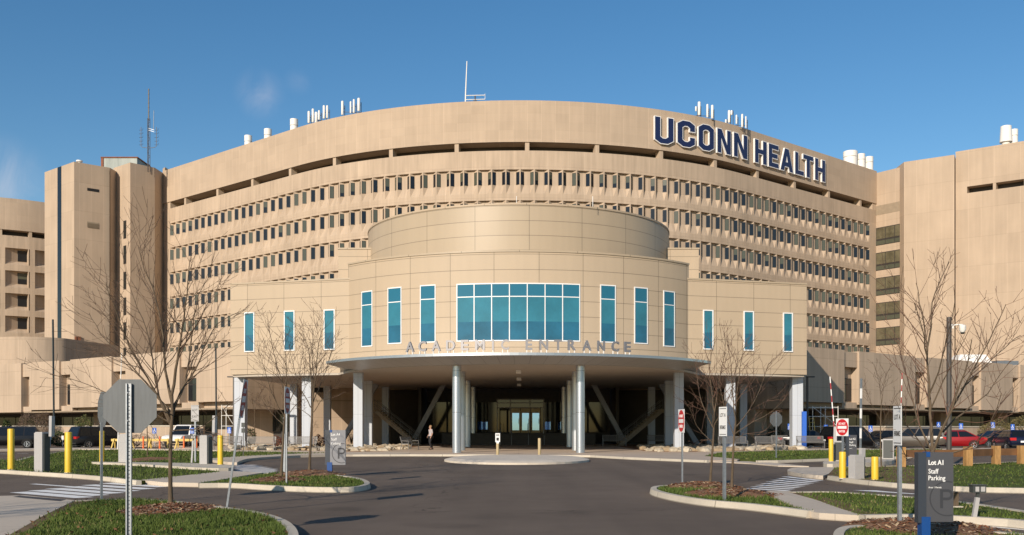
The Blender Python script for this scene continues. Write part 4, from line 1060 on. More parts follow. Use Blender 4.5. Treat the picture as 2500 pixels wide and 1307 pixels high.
# central splash island
q = MB(); n = 48
el = [(X(1262, 48.5) + 3.55 * math.cos(2 * math.pi * i / n), 48.4 + 5.4 * math.sin(2 * math.pi * i / n)) for i in range(n)]
in_ = [(X(1262, 48.5) + (3.55 - .35) * math.cos(2 * math.pi * i / n), 48.4 + (5.4 - .5) * math.sin(2 * math.pi * i / n)) for i in range(n)]
vs = [(a, b, 0) for a, b in el] + [(a * 1, b * 1, .09) for a, b in el] + [(a, b, .17) for a, b in in_]
q.add(vs, [(i, (i + 1) % n, n + (i + 1) % n, n + i) for i in range(n)] + [(n + i, n + (i + 1) % n, 2 * n + (i + 1) % n, 2 * n + i) for i in range(n)] + [tuple(range(2 * n, 3 * n))])
struct(q, 'traffic_island', mat('island_concrete', (.62, .54, .44), .88, var=.1, scale=1.5, bump=.2, bscale=30))
# painted markings
def line(a, b, w=.12, z=.004, q=None):
    a, b = Vector(G(*a)), Vector(G(*b)); t = (b - a).normalized(); nn = Vector((-t.y, t.x)) * w / 2
    q.quad((*(a - nn), z), (*(b - nn), z), (*(b + nn), z), (*(a + nn), z))
q = MB()
for i in range(7):
    f = i / 6; line((46 + (300 - 46) * f, 1202.0 - 26.5 * f), (208 + (440 - 208) * f, 1215.5 - 31.5 * f), .46, .004, q)
line((80, 1182.2), (300, 1198), .2, .006, q)
struct(q, 'crosswalk', M['paint'])
q = MB()
for i in range(9):
    y = 1135.5 + 2.5 * i; line((569 + i * 1.2, y), (min(674, 625 + 12 * i) if i < 6 else 674 - (i - 6) * 7, y + .6), .5 + .0 * i, .004, q)
struct(q, 'crosswalk', M['paint'])
q = MB()
for i in range(9):
    f = i / 8; line((1826 + (1930 - 1826) * f, 1193 - 33 * f), (1925 + (2012 - 1925) * f, 1198.5 - 28 * f), .30, .004, q)
struct(q, 'crosswalk', M['paint'])
q = MB()
for a, b in (((2004, 1253.5), (2215, 1278)), ((2050, 1258), (2260, 1281)), ((2100, 1262.5), (2330, 1288)), ((2125, 1274), (2250, 1288))): line(a, b, .16, .004, q)
line((2300, 1275.5), (2800, 1322), .13, .004, q); line((2240, 1287), (2500, 1310), .13, .004, q)
struct(q, 'lane_marking', M['paint'])
q = MB()
a, b, c = G(2082, 1197.5), G(2140, 1198), G(2234, 1207.5); q.add([(*a, .004), (*c, .004), (*b, .004)], [(0, 1, 2)])
line((2140, 1199.5), (2236, 1207), .16, .006, q)
line((0, 1108.5), (22, 1108.5), .25, .004, q); line((42, 1107.6), (70, 1107.3), .25, .004, q); line((122, 1106.5), (136, 1106), .25, .004, q)
struct(q, 'lane_marking', M['paint'])

# mulch mounds round the trees
def mound(px, py, rx, ry, h, seed, m='mulch'):
    x, y = G(px, py, .12); rnd = random.Random(seed); q = MB(); n, k = 26, 5
    vs = [(x, y, .12 + h)]
    for i in range(1, k + 1):
        for j in range(n):
            a = 2 * math.pi * j / n; f = i / k; w = 1 + .13 * math.sin(3 * a + seed) + .07 * math.sin(7 * a + 2 * seed)
            vs.append((x + rx * f * w * math.cos(a), y + ry * f * w * math.sin(a), .10 + h * (1 - f * f) + (rnd.uniform(-.01, .01) if i < k else 0)))
    fs = [(0, 1 + j, 1 + (j + 1) % n) for j in range(n)]
    for i in range(k - 1):
        o = 1 + i * n; fs += [(o + j, o + n + j, o + n + (j + 1) % n, o + (j + 1) % n) for j in range(n)]
    q.add(vs, fs); return struct(q, 'mulch_bed', M[m], 60)
MOUNDS = [(410, 1245, .85, 1.35, .10, 1), (678, 1173, .80, 1.05, .11, 2), (755, 1158, 1.1, 1.7, .14, 3), (1715, 1188, .95, 1.0, .13, 4), (1785, 1206, 1.05, 1.25, .13, 5), (2262, 1288, 1.0, 1.5, .10, 6), (365, 1122, 1.0, 3, .12, 7)]
for a in MOUNDS: mound(*a)

# chips on the mulch and grass blades: one object of stuff each
def inside(p, poly):
    c = False; n = len(poly); j = n - 1
    for i in range(n):
        if (poly[i][1] > p[1]) != (poly[j][1] > p[1]) and p[0] < (poly[j][0] - poly[i][0]) * (p[1] - poly[i][1]) / (poly[j][1] - poly[i][1]) + poly[i][0]: c = not c
        j = i
    return c
rnd = random.Random(3)
q = MB()
for (px, py, rx, ry, h, sd_), n in zip(MOUNDS, (1500, 700, 500, 800, 900, 900, 0)):
    x, y = G(px, py, .12)
    for _ in range(n):
        a, f = rnd.uniform(0, 6.283), math.sqrt(rnd.random()) * 1.06
        c = Vector((x + rx * f * math.cos(a), y + ry * f * math.sin(a), .115 + h * max(0, 1 - f * f))); l, w = rnd.uniform(.02, .055), rnd.uniform(.008, .018)
        b = rnd.uniform(0, 6.283); t = Vector((math.cos(b), math.sin(b), rnd.uniform(-.2, .5))).normalized(); s_ = t.cross(Vector((rnd.uniform(-.5, .5), rnd.uniform(-.5, .5), 1))).normalized()
        q.add([c - t * l - s_ * w, c + t * l - s_ * w, c + t * l + s_ * w, c - t * l + s_ * w], [(0, 1, 2, 3)], rnd.choice((0, 0, 1, 2)))
struct(q, 'mulch_chips', [mat('chip_red', (.20, .075, .03), .9), mat('chip_pale', (.42, .30, .18), .9), mat('chip_brown', (.13, .07, .04), .9)], None, 'stuff')
def blades(poly, dens, h0, h1, q, seed, avoid=(), maxd=99):
    rnd = random.Random(seed); xs = [p[0] for p in poly]; ys = [p[1] for p in poly]
    n = int((max(xs) - min(xs)) * (max(ys) - min(ys)) * dens)
    for _ in range(n):
        p = (rnd.uniform(min(xs), max(xs)), rnd.uniform(min(ys), max(ys)))
        if p[1] > maxd or p[1] < 11.5 or abs(p[0]) > p[1] * .56: continue
        if not inside(p, poly): continue
        if any(((p[0] - c[0]) / c[2]) ** 2 + ((p[1] - c[1]) / c[3]) ** 2 < rnd.uniform(.75, 1.05) for c in avoid): continue
        if avoid and inside(p, soil) and rnd.random() < .9: continue
        pt_ = math.sin(p[0] * 1.3 + 2 * math.sin(p[1] * .7)) * math.sin(p[1] * .9 + 1.5 * math.sin(p[0] * .8 + 1)); 
        if pt_ > .55 and rnd.random() < (pt_ - .4): continue
        a = rnd.uniform(0, 6.283); h = rnd.uniform(h0, h1) * (1 - .35 * pt_); w = .007 * (1 + p[1] / 22); l = h * rnd.uniform(.2, .9); b = rnd.uniform(0, 6.283)
        dx, dy = w * math.cos(a), w * math.sin(a)
        q.add([(p[0] - dx, p[1] - dy, .112), (p[0] + dx, p[1] + dy, .112), (p[0] + l * math.cos(b), p[1] + l * math.sin(b), .112 + h)], [(0, 1, 2)], 1 if rnd.random() < (.03 if pt_ < .4 else .16) else 0)
av = []
for px, py, rx, ry, h, sd_ in MOUNDS: x, y = G(px, py, .12); av.append((x, y, rx, ry))
q = MB(); blades(offset_line(l1k, -.19) + l1[len(l1k):], 900, .03, .085, q, 1, av); blades(offset_line(l3k, .19), 260, .03, .08, q, 2, av); blades(offset_line(l4k, .19) + GP([(1930, 1234), (1870, 1208)], .13), 260, .03, .08, q, 3, av)
blades(offset_line(l5a, -.2) + offset_line(l5b, .21)[::-1] + GP([(2060, 1244), (1990, 1220)], .13), 200, .03, .08, q, 4, av, 40); blades(offset_line(l8k, .19) + GP([(2500, 1480), (2900, 1440)], .13), 500, .03, .08, q, 5, av, 24)
blades(offset_line(l6k, .19) + GP([(2800, 1120), (2500, 1127), (2370, 1132), (2240, 1137), (2140, 1138.5), (2036, 1141)], .13), 40, .03, .09, q, 6, av, 60)
blades(l2, 34, .04, .11, q, 7, (), 75); blades(l7, 20, .05, .12, q, 8, (), 90)
for _ in range(260):
    p = (rnd.uniform(-11, -3), rnd.uniform(11.5, 21))
    if inside(p, l1): b_ = rnd.uniform(0, 6.28); q.add([(p[0] + .035 * math.cos(b_ + k_ * 1.57) * (1 if k_ % 2 else .5), p[1] + .035 * math.sin(b_ + k_ * 1.57) * (1 if k_ % 2 else .5), .165 + .012 * k_) for k_ in range(4)], [(0, 1, 2, 3)], 2)
struct(q, 'grass', [M['blade'], M['blade_dry'], mat('dead_leaf', (.16, .075, .03), .9)], None, 'stuff')
# bed of pale stones in front of the columns
q = MB(); rnd = random.Random(9)
bedL = GP([(560, 1099.5), (700, 1100.5), (800, 1101.5), (880, 1103.5), (940, 1102), (1000, 1096), (1005, 1090), (930, 1089), (760, 1089), (560, 1091)], .1)
bedR = GP([(1570, 1101), (1600, 1103), (1660, 1104), (1760, 1102.5), (1850, 1100), (1980, 1097), (1980, 1091), (1760, 1089), (1620, 1089), (1560, 1093)], .1)
for bed in (bedL, bedR):
    xs = [p[0] for p in bed]; ys = [p[1] for p in bed]; k = 0
    while k < 620:
        p = (rnd.uniform(min(xs), max(xs)), rnd.uniform(min(ys), max(ys)))
        if not inside(p, bed): continue
        k += 1; r = rnd.uniform(.09, .28) * (1.25 if p[1] < 70 else 1); q.blob((p[0], p[1], .10 + r * .25), (r * rnd.uniform(.8, 1.5), r * rnd.uniform(.8, 1.3), r * rnd.uniform(.45, .8)), 7, rnd.choice((0, 0, 1)), .22, rnd)
struct(q, 'stone_bed', [M['rock'], mat('tan_stone', (.36, .27, .17), .85, var=.2, scale=2)], None, 'stuff')
for bed in (bedL, bedR): slab('planting_bed', bed[:5] + [(bed[5][0], 91), (bed[0][0], 91)], .112, M['mulch'], .05)
# low retaining walls in front of the podium ground floors
def low_wall(pts, label, h):
    P = Path([PX(*p) for p in pts]); t = thing('retaining_wall', label, 'wall', (P.raw(P.L / 2).x, P.raw(P.L / 2).y, 0))
    q = MB(); pbox(q, P, 0, P.L, -.3, 0, 0, h, 0, 3); q.build('wall', M['conc_pod'], t, 20, True)
    q = MB(); pbox(q, P, 0, P.L, -.35, .06, h, h + .1, 0, 3); q.build('coping', M['kerb'], t, 20, True)
low_wall([(-100, 100), (150, 91), (360, 84), (496, 83)], 'low tan retaining wall behind the yellow barricades at the left', 1.75)
low_wall([(2010, 82), (2160, 83), (2350, 92), (2560, 100)], 'low tan retaining wall behind the parked cars at the right', 1.7)
# ================================================================ signs and street furniture
def ctext(body, h, w=None, ext=.002, off=.0):
    """centred text mesh with cap height h (and optional width), standing, facing -Y"""
    me = text_mesh(body, 1.0, .01, off, 'CENTER')
    xs = [v.co.x for v in me.vertices]; ys = [v.co.y for v in me.vertices]
    sy = h / (max(ys) - min(ys)); sx = w / (max(xs) - min(xs)) if w else sy
    return me, UP @ Matrix.Diagonal((sx, sy, ext / .01, 1)) @ Matrix.Translation((-(max(xs) + min(xs)) / 2, -(max(ys) + min(ys)) / 2, 0))
def put_text(q, body, x, y, z, h, w=None, m=0, off=0.0, ext=.002):
    me, Mx = ctext(body, h, w, ext, off); q.mesh(me, Matrix.Translation((x, y, z)) @ Mx, m)
def left_text(q, body, x, y, z, h, m=0, off=0.0, capref='H'):
    """left aligned text, baseline at z, cap height h"""
    ref = text_mesh(capref, 1.0, .01, off); hh = max(v.co.y for v in ref.vertices)
    me = text_mesh(body, 1.0, .01, off); s = h / hh; x0 = min(v.co.x for v in me.vertices)
    q.mesh(me, Matrix.Translation((x, y, z)) @ UP @ Matrix.Diagonal((s * .86, s, .2, 1)) @ Matrix.Translation((-x0, 0, 0)), m)
def ngon(n, r, a0=0.0): return [(r * math.cos(a0 + 2 * math.pi * i / n), r * math.sin(a0 + 2 * math.pi * i / n)) for i in range(n)]
def plate(q, poly, y0, y1, cz, m=0):   # upright plate, poly in x/z
    n = len(poly); vs = [(x, y0, z + cz) for x, z in poly] + [(x, y1, z + cz) for x, z in poly]
    q.add(vs, [tuple(range(n)), tuple(range(2 * n - 1, n - 1, -1))] + [(i, n + i, n + (i + 1) % n, (i + 1) % n) for i in range(n)], m)
def u_post(h, m='steel', w=.06, parent=None, holes=True, y=.0, z0=0):
    q = MB(); d = .035
    q.bb(-w * .28, w * .28, y - .006, y, z0, h); q.bb(-w * .5, -w * .28, y - d, y, z0, h); q.bb(w * .28, w * .5, y - d, y, z0, h)
    if holes:
        k = int((h - z0) / .05)
        for i in range(k): q.box((0, y - .0072, z0 + .03 + i * .05), (.012, .002, .012), 1)
        for i in range(k): q.box((0, y + .0012, z0 + .03 + i * .05), (.012, .002, .012), 1)
    return q.build('post', [M[m], M['black_txt']], parent)
def face_dir(px, py, ang): return ang

# nearest stop sign, seen from behind
x, y = G(318, 1321, 0.0); 
D1 = 13.1
t = thing('stop_sign', 'nearest stop sign seen from behind, grey octagon on a perforated steel post', 'sign', (X(316, D1), D1, .11))
q = MB(); oc = ngon(8, .358 / math.cos(R(22.5)), R(22.5)); plate(q, oc, .012, .018, Z(992, D1) - .11); q.build('sign_plate', M['alu'], t)
zt_ = Z(937, D1) - .11
o = u_post(zt_, 'steel', .075, t)
for z in (Z(960, D1) - .11, Z(1028, D1) - .11): q = MB(); q.blob((0, -.044, z), (.014, .012, .014), 8); q.build('bolt', M['steel'], t)
# second stop sign behind it, turned away
x, y = G(249, 1224, .11)
t = thing('stop_sign', 'second stop sign back, half hidden behind the nearest stop sign', 'sign', (x, y, .11), R(-52))
q = MB(); plate(q, oc, .012, .018, Z(1000, y) - .11); q.build('sign_plate', M['alu'], t)
q = MB(); q.bb(-.03, .03, -.03, .01, 0, Z(1045, y) - .0); q.build('post', M['steel'], t)

def dne(name, label, px, py, rot, ztop, size, m='red', lean=0.0, hgt=None, square=True, postm='steel', group=None, z0=.11, post0=0.0, postr=None):
    x, y = G(px, py, z0)
    t = thing(name, label, 'sign', (x, y, z0), rot, group)
    t.rotation_euler = (0, lean, rot) if lean else (0, 0, rot)
    zc = ztop - size * .5
    q = MB(); s = size / 2
    plate(q, [(-s, -s), (s, -s), (s, s), (-s, s)], -.030, -.026, zc); q.build('sign_plate', M['white'], t)
    q = MB(); plate(q, ngon(36, s * .94), -.034, -.031, zc); q.build('red_disc', M[m], t)
    q = MB(); q.bb(-s * .72, s * .72, -.0375, -.035, zc - s * .17, zc + s * .15); put_text(q, 'DO NOT', 0, -.036, zc + s * .42, s * .26, s * 1.1, off=.02); put_text(q, 'ENTER', 0, -.036, zc - s * .46, s * .26, s * 1.0, off=.02); q.build('lettering', M['white'], t)
    q = MB(); q.bb(-.03, .03, -.024, .012, post0, ztop - .04); q.build('post', M[postm], t)
    return t
dne('do_not_enter_sign', 'leaning red do not enter sign on a tilted steel post beside the nearest tree', 553, 1241, R(94), 2.42, .72, 'red_deep')
o = bpy.data.objects['do_not_enter_sign']; o.rotation_euler = (Matrix.Rotation(R(8.0), 3, 'Y') @ Matrix.Rotation(R(99), 3, 'Z')).to_euler()
dne('do_not_enter_sign', 'red do not enter sign turned sideways on the left tree island', 699, 1181, R(92), 2.6, .72, 'red_deep')
dne('do_not_enter_sign', 'do not enter sign at a slant on the right tree island', 1666, 1187, R(-84), 1.98, .60)
dne('do_not_enter_sign', 'do not enter sign facing forward above a yellow bollard', 2058, 1168, R(-66), 1.78, .52, post0=.75)
# companion pole on the left island
x, y = G(694, 1155, .12); t = thing('steel_post', 'thin bare steel post behind the sideways do not enter sign', 'post', (x, y, .12)); q = MB(); q.bb(-.035, .035, -.03, .03, 0, 1.3); q.build('pole', M['steel'], t); q = MB(); plate(q, [(-.05, -.3), (.05, -.3), (.05, .3), (-.05, .3)], .03, .034, 1.55); q.build('plate', M['alu'], t)

def lot_sign(label, px, py, ztop, w, h, rot, lines, z0=.12, postw=.07, dim=False):
    x, y = G(px, py, z0); t = thing('lot_entrance_sign', label, 'sign', (x, y, z0), rot); q = MB()
    plate(q, [(-w / 2, 0), (w / 2, 0), (w / 2, h), (-w / 2, h)], -.04, -.034, ztop - h); q.build('sign_plate', M['white' if not dim else 'cab'], t)
    q = MB(); e = .012
    for a, b, c, d in ((-w / 2 + .03, w / 2 - .03, .03, .03 + e), (-w / 2 + .03, w / 2 - .03, h - .03 - e, h - .03)): q.bb(a, b, -.043, -.0405, ztop - h + c, ztop - h + d)
    for i, (tx, f) in enumerate(lines): put_text(q, tx, 0, -.0415, ztop - h + h * f, h * .13, w * .72)
    q.build('lettering', M['black_txt'], t)
    q = MB(); q.bb(-postw / 2, postw / 2, -.03, .02, 0, ztop - .05); q.build('post', M['steel'], t)
    return t
lot_sign('white LOT A sign on a pale post at the right tree island', 1769, 1222, 1.92, .36, .60, R(-76), [('LOT A', .72), ('ENTRANCE', .30)])
lot_sign('lot entrance sign on the tall post left of the Lot A1 sign', 2197, 1283, 1.82, .36, .60, R(-92), [('LOT A', .72), ('ENTRANCE', .30)])
lot_sign('pale lot sign on a post behind the left gate cabinet', 477, 1128, 2.5, .37, .72, R(-12), [('LOT', .7), ('EXIT', .3)], dim=True)

def lot_monument(label, px, py, D, pw, ph, zbot, lines, rot=0.0, z0=.12, ghost=True, dens=1.0, m='signgrey'):
    t = thing('parking_sign', label, 'sign', (X(px, D), D, z0), rot, 'charcoal parking lot signs'); th = .10
    q = MB(); q.bb(0, pw, -th / 2, th / 2, zbot, zbot + ph); pn = q.build('panel', M[m], t)
    q = MB(); q.bb(-.15 * pw / .5, -.002, -th / 2 - .012, th / 2 + .012, zbot - .012, zbot + ph); q.build('side_fin', M['signgrey2'], t)
    q = MB(); q.bb(0.0, .072 * pw / .5, -th / 2 - .008, th / 2 + .008, zbot + ph - .065 * ph, zbot + ph + .006); q.build('blue_cap', M['blue'], t)
    q = MB(); q.bb(-.09 * pw / .5, .07 * pw / .5, -th / 2 - .02, th / 2 + .02, -.25, zbot + .075 * ph); q.build('blue_post', M['blue'], t)
    q = MB()
    for tx, zf, hf, off in lines: left_text(q, tx, pw * .085, -th / 2 - .0015, zbot + ph * zf, ph * hf, 0, off)
    q.build('lettering', M['white'], t)
    if ghost:
        q = MB(); r0, r1 = .60 * pw, .645 * pw; cx, cz = .77 * pw, zbot + .335 * ph; n = 60; pr = None
        for i in range(n + 1):
            a = 2 * math.pi * i / n; ok = cx + r1 * math.cos(a) <= pw * .995
            cur = [(cx + r * math.cos(a), -th / 2 - .001, cz + r * math.sin(a)) for r in (r0, r1)] if ok else None
            if pr and cur: q.quad(pr[0], pr[1], cur[1], cur[0])
            pr = cur
        st = .11 * pw; hx = cx - .26 * pw; z0_, z1_ = cz - .37 * pw * .95, cz + .36 * pw * .95
        y_ = -th / 2 - .0012
        q.quad((hx, y_, z0_), (hx + st, y_, z0_), (hx + st, y_, z1_), (hx, y_, z1_))
        zb_ = cz - .06 * pw
        bw = pw * .995 - hx - st
        m_ = 14; zc = (zb_ + z1_) / 2; ro, ri = (z1_ - zb_) / 2, (z1_ - zb_) / 2 - st * .9; pr = None
        xc = hx + st + bw * .45
        q.quad((hx + st, y_, z1_ - st * .9), (xc, y_, z1_ - st * .9), (xc, y_, z1_), (hx + st, y_, z1_)); q.quad((hx + st, y_, zb_), (xc, y_, zb_), (xc, y_, zb_ + st * .9), (hx + st, y_, zb_ + st * .9))
        for i in range(m_ + 1):
            a = -math.pi / 2 + math.pi * i / m_; cur = [(min(xc + r * math.cos(a), pw * .995), y_, zc + r * math.sin(a)) for r in (ri, ro)]
            if pr: q.quad(pr[0], pr[1], cur[1], cur[0])
            pr = cur
        q.build('ghost_mark', M['signp'], t)
    return t
D = 12.7
lot_monument('big charcoal Lot A1 staff parking sign on a blue post at the lower right', 2257, 0, D, .352, .895, .275, [('Lot A1', .822, .068, .026), ('Staff', .696, .067, .008), ('Parking', .60, .067, .008), ('Area 1 Permit', .484, .026, .0)])
lot_monument('pale grey Lot A4 staff parking sign on the left tree island', 806, 0, 32.8, .52, 1.16, .26, [('Lot A4', .84, .075, .012), ('Staff', .70, .075, .0), ('Parking', .58, .075, .0)], m='signlight')
lot_monument('small charcoal Lot A2 staff parking sign behind the do not enter bollard', 2071, 0, 39.6, .33, .96, .25, [('Lot A2', .80, .075, .012), ('Staff', .66, .075, .0), ('Parking', .54, .075, .0), ('Area 2', .42, .035, .0)], ghost=False)

# far stop sign back
x, y = G(1895, 1118, .12); t = thing('stop_sign', 'grey back of a far stop sign on the lawn by the right benches', 'sign', (x, y, .12), R(20)); q = MB(); plate(q, oc, .012, .018, Z(1024, y) - .12); q.build('sign_plate', M['alu'], t); q = MB(); q.bb(-.03, .03, -.02, .01, 0, Z(1003, y) - .12); q.build('post', M['steel'], t)

# accessible parking signs
def ada(px, pyc, D, lab):
    t = thing('accessible_parking_sign', lab, 'sign', (X(px, D), D, .1), random.uniform(-.2, .2), 'blue accessible parking signs'); zc = Z(pyc, D) - .1
    q = MB(); plate(q, [(-.16, -.24), (.16, -.24), (.16, .24), (-.16, .24)], -.02, -.012, zc); q.build('sign_plate', M['adablue'], t)
    q = MB()                                         # wheelchair mark and bar
    q.bb(-.03, .02, -.024, -.021, zc + .02, zc + .13); q.bb(-.03, .07, -.024, -.021, zc - .01, zc + .02); q.bb(.05, .09, -.024, -.021, zc - .09, zc - .01)
    for i in range(9): a = math.pi * (.75 + i * .125); q.box((-.015 + .075 * math.cos(a), -.0225, zc - .03 + .075 * math.sin(a)), (.03, .003, .03))
    q.lathe([(.028, 0), (.028, .003)], (0, 0, 0), 8) if False else q.box((-.005, -.0225, zc + .165), (.045, .003, .045)); q.bb(-.13, .13, -.024, -.021, zc - .20, zc - .17)
    q.build('symbol', M['white'], t)
    q = MB(); q.bb(-.025, .025, -.011, .02, 0, zc + .22); q.build('post', M['steel'], t)
for px, py, D, lab in ((377, 1052, 80, 'blue accessible parking sign left of the nearest tree trunk'), (469, 1052, 80, 'blue accessible parking sign behind the left gate cabinet'), (560, 1051, 78, 'blue accessible parking sign in front of the left scaffold'),
                       (1928, 1042, 79, 'blue accessible parking sign left of the rightmost pavilion column'), (2016, 1045, 78, 'blue accessible parking sign left of the striped gate arm'), (2125, 1047, 76, 'blue accessible parking sign behind the raised white gate arm'),
                       (2291, 1038, 80, 'blue accessible parking sign left of the dark lamp pole'), (2346, 1041, 80, 'blue accessible parking sign right of the dark lamp pole'), (2424, 1038, 82, 'blue accessible parking sign above the black car'), (2472, 1043, 82, 'blue accessible parking sign above the dark blue hatchback')): ada(px, py, D, lab)
for px, py, y0, lab in ((123, 1090, 1064, 'small white sign behind the left gate cabinet'), (153, 1090, 1064, 'small white sign left of the yellow bollard by the hedge'), (205, 1096, 1056, 'small white leaning sign beside the dark minivan')):
    D = 80; t = thing('stall_sign', lab, 'sign', (X(px, D), D, .1), 0, 'small white stall signs at the left hedge'); z1 = Z(y0, D) - .1
    q = MB(); plate(q, [(-.09, -.33), (.09, -.33), (.09, 0), (-.09, 0)], -.02, -.01, z1); q.build('sign_plate', M['white'], t)
    q = MB(); q.bb(-.025, .025, -.009, .02, 0, z1 - .05); q.build('post', M['chimney'], t)

# yellow bollards
def bollard(px, pyb, ytop, r, lab, m='yellow', z0=.12, grp='yellow bollards', collar=True):
    x, y = G(px, pyb, z0); t = thing('bollard', lab, 'bollard', (x, y, z0), 0, grp); h = (pyb - ytop) * y / FPX
    q = MB(); q.lathe([(r, 0), (r, h - .03), (r * .93, h - .008), (r * .6, h)], (0, 0, 0), 20); q.build('sleeve', M[m], t, 40)
    q = MB(); q.lathe([(r * 1.12, -.02), (r * 1.12, .012)], (0, 0, 0), 20); q.build('base', M['kerb'], t, 40)
    return t
bollard(27, 1147, 1047, .115, 'yellow bollard at the far left by the black minivan')
bollard(167, 1154.5, 1055, .115, 'yellow bollard on the kerb right of the large gate cabinet')
bollard(249, 1128, 1052, .10, 'yellow bollard mostly hidden behind the second stop sign post', z0=.2)
bollard(538, 1135, 1063, .105, 'yellow bollard right of the middle gate cabinet', z0=.2)
bollard(2029, 1127, 1072, .10, 'short yellow bollard left of the do not enter sign', z0=.17)
bollard(2057, 1168, 1103, .10, 'yellow bollard carrying the do not enter sign', z0=.12)
bollard(2136, 1172, 1115, .10, 'rightmost yellow bollard on the mulch bed', z0=.12)
bollard(1317, 1111, 1070, .085, 'plain tan bollard in front of the entrance doors', 'tan', .105, 'tan bollards at the entrance')
t = bollard(1215, 1111, 1083, .085, 'tan bollard with a small white notice on top', 'tan', .105, 'tan bollards at the entrance')
q = MB(); q.bb(-.13, .13, -.02, .02, .72, 1.22); q.bb(-.07, .07, -.03, .03, .55, .72); q.bb(-.07, .07, -.024, -.0205, .80, 0.97, 1); q.bb(-.09, .09, -.024, -.0205, 1.06, 1.10, 1); q.bb(-.09, .09, -.024, -.0205, 1.14, 1.17, 1); q.build('notice_plate', [M['white'], M['black_txt']], t)

# parking gates
def gate(px, pyb, ytop, w, dep, lab, rot, arm=None, z0=.12, dark_front=False, striped=False):
    x, y = G(px, pyb, z0); t = thing('parking_gate', lab, 'parking gate', (x, y, z0), rot, 'parking gate cabinets'); h = (pyb - ytop) * y / FPX
    q = MB(); q.prism([(-w / 2, 0), (w / 2, 0), (w / 2, dep), (-w / 2, dep)], 0, h - .03); q.prism([(-w / 2 + .03, .02), (w / 2 - .03, .02), (w / 2 - .03, dep - .02), (-w / 2 + .03, dep - .02)], h - .03, h); q.bb(-w / 2 + .06, w / 2 - .02, -.004, .001, h * .70, h * .705)
    q.build('cabinet', M['cab'], t, None)
    q = MB(); q.bb(w / 2 + .002, w / 2 + .06, .04, dep - .04, .02, h - .06) if not dark_front else q.bb(-w / 2 + .04, w / 2 - .04, -.03, -.002, .05, h - .06); q.build('dark_face', M['cab_dark'], t)  # near-black slab over one face of the cabinet
    if arm:
        ax, az0, az1, tilt = arm
        q = MB(); n = int((az1 - az0) / .28)
        for i in range(n):
            f0, f1 = i / n, (i + 1) / n
            a = Vector((ax + tilt * f0, .30, az0 + (az1 - az0) * f0)); b = Vector((ax + tilt * f1, .30, az0 + (az1 - az0) * f1)); q.bar(a, b, .038, .05, i % 2 if striped or px > 2000 else 0)
        q.bar((ax - .02, .22, az0 - .1), (ax, .22, az0 + .6), .14, .12, 2)
        q.build('gate_arm', [(M['cab_dark'] if px < 1000 else M['steel']) if not striped else M['red_deep'], M['white'], M['cab']], t)
    return t
gate(93, 1152, 1055, .42, .30, 'large grey gate cabinet with a tall dark raised arm at the left', R(-28), (.42, 1.3, 5.2, -.06))
gate(298, 1128.5, 1060, .44, .32, 'grey gate cabinet partly hidden behind the nearest stop sign post', R(-28), None, .2)
gate(496, 1133, 1063, .40, .28, 'grey gate cabinet with a dark raised arm on the concrete island', R(-28), (.40, 1.3, 4.6, -.03), .2)
gate(2099, 1170, 1111, .34, .28, 'light grey gate cabinet on the mulch bed between two yellow bollards', R(24), (.30, .3, 2.95, .04))
gate(2047, 1126, 1077, .42, .4, 'dark fronted ticket cabinet with a leaning striped arm', R(-10), (-.10, .9, 3.7, -.22), .17, True, True)
gate(2168, 1121, 1072, .50, .5, 'dark fronted ticket cabinet with a striped arm on the far gate island', R(-24), (.5, .9, 4.0, .10), .17, True, True)
# card readers
def reader(px, pyb, ytop, lab, tilt, z0=.12):
    x, y = G(px, pyb, z0); t = thing('card_reader', lab, 'card reader', (x, y, z0)); h = (pyb - ytop) * y / FPX
    q = MB(); q.bar((0, 0, 0), (tilt, 0, h - .10), .065, .06); q.bar((tilt, 0, h - .10), (tilt * 1.15, 0, h - .02), .045, .045, 1); q.build('stand', [M['cab'], M['cab_dark']], t)
    q = MB(); q.bb(tilt - .10, tilt + .12, -.06, .08, h - .02, h + .10); q.bb(tilt - .115, tilt + .135, -.08, .09, h + .10, h + .112); r = q.build('housing', M['cab_dark'], t)
    q = MB(); q.bb(tilt - .06, tilt, -.066, -.0605, h, h + .08); q.bb(tilt + .03, tilt + .10, -.066, -.0605, h, h + .08); q.build('keypad', M['cab'], t)
reader(2378, 1264, 1200, 'black card reader on a slanted grey stand beside the Lot A1 sign', .055)
reader(468, 1130, 1070, 'black card reader on a grey stand left of the middle gate cabinet', .06, .2)
t = thing('utility_box', 'small dark brown ground box behind the Lot A1 sign', 'utility box', (*G(2325, 1238, .12), .12)); q = MB(); q.prism([(-.1, 0), (.12, 0), (.12, .2), (-.1, .2)], .0, .26); q.prism([(-.12, -.02), (.14, -.02), (.14, .22), (-.12, .22)], .26, .28); q.build('box', M['bark'], t); q = MB(); q.bb(-.16, .18, -.06, .26, -.04, .015); q.build('pad', M['kerb'], t)

# lamp pole with camera, slim side lamps
x, y = X(2317, 40), 40.0; t = thing('lamp_pole', 'thick dark bronze pole with a white dome camera arm at the right', 'pole', (x, y, .1)); zt_ = Z(775, y) - .1
q = MB(); q.lathe([(.10, 0), (.098, zt_), (.02, zt_ + .02)], (0, 0, 0), 14); q.lathe([(.104, zt_ - .42), (.104, zt_ - .40)], (0, 0, 0), 14); q.lathe([(.104, zt_ - .32), (.104, zt_ - .30)], (0, 0, 0), 14); q.build('pole', M['pole_dark'], t, 40)
q = MB(); q.tube([(.08, 0, zt_ - .36), (.3, 0, zt_ - .30), (.55, 0, zt_ - .30)], .028, 8); q.bb(.08, .16, -.06, .06, zt_ - .46, zt_ - .28); q.lathe([(.05, 0), (.13, -.03), (.13, -.22), (.06, -.33)], (.55, 0, zt_ - .30), 14); q.build('camera_arm', M['chimney'], t, 40)
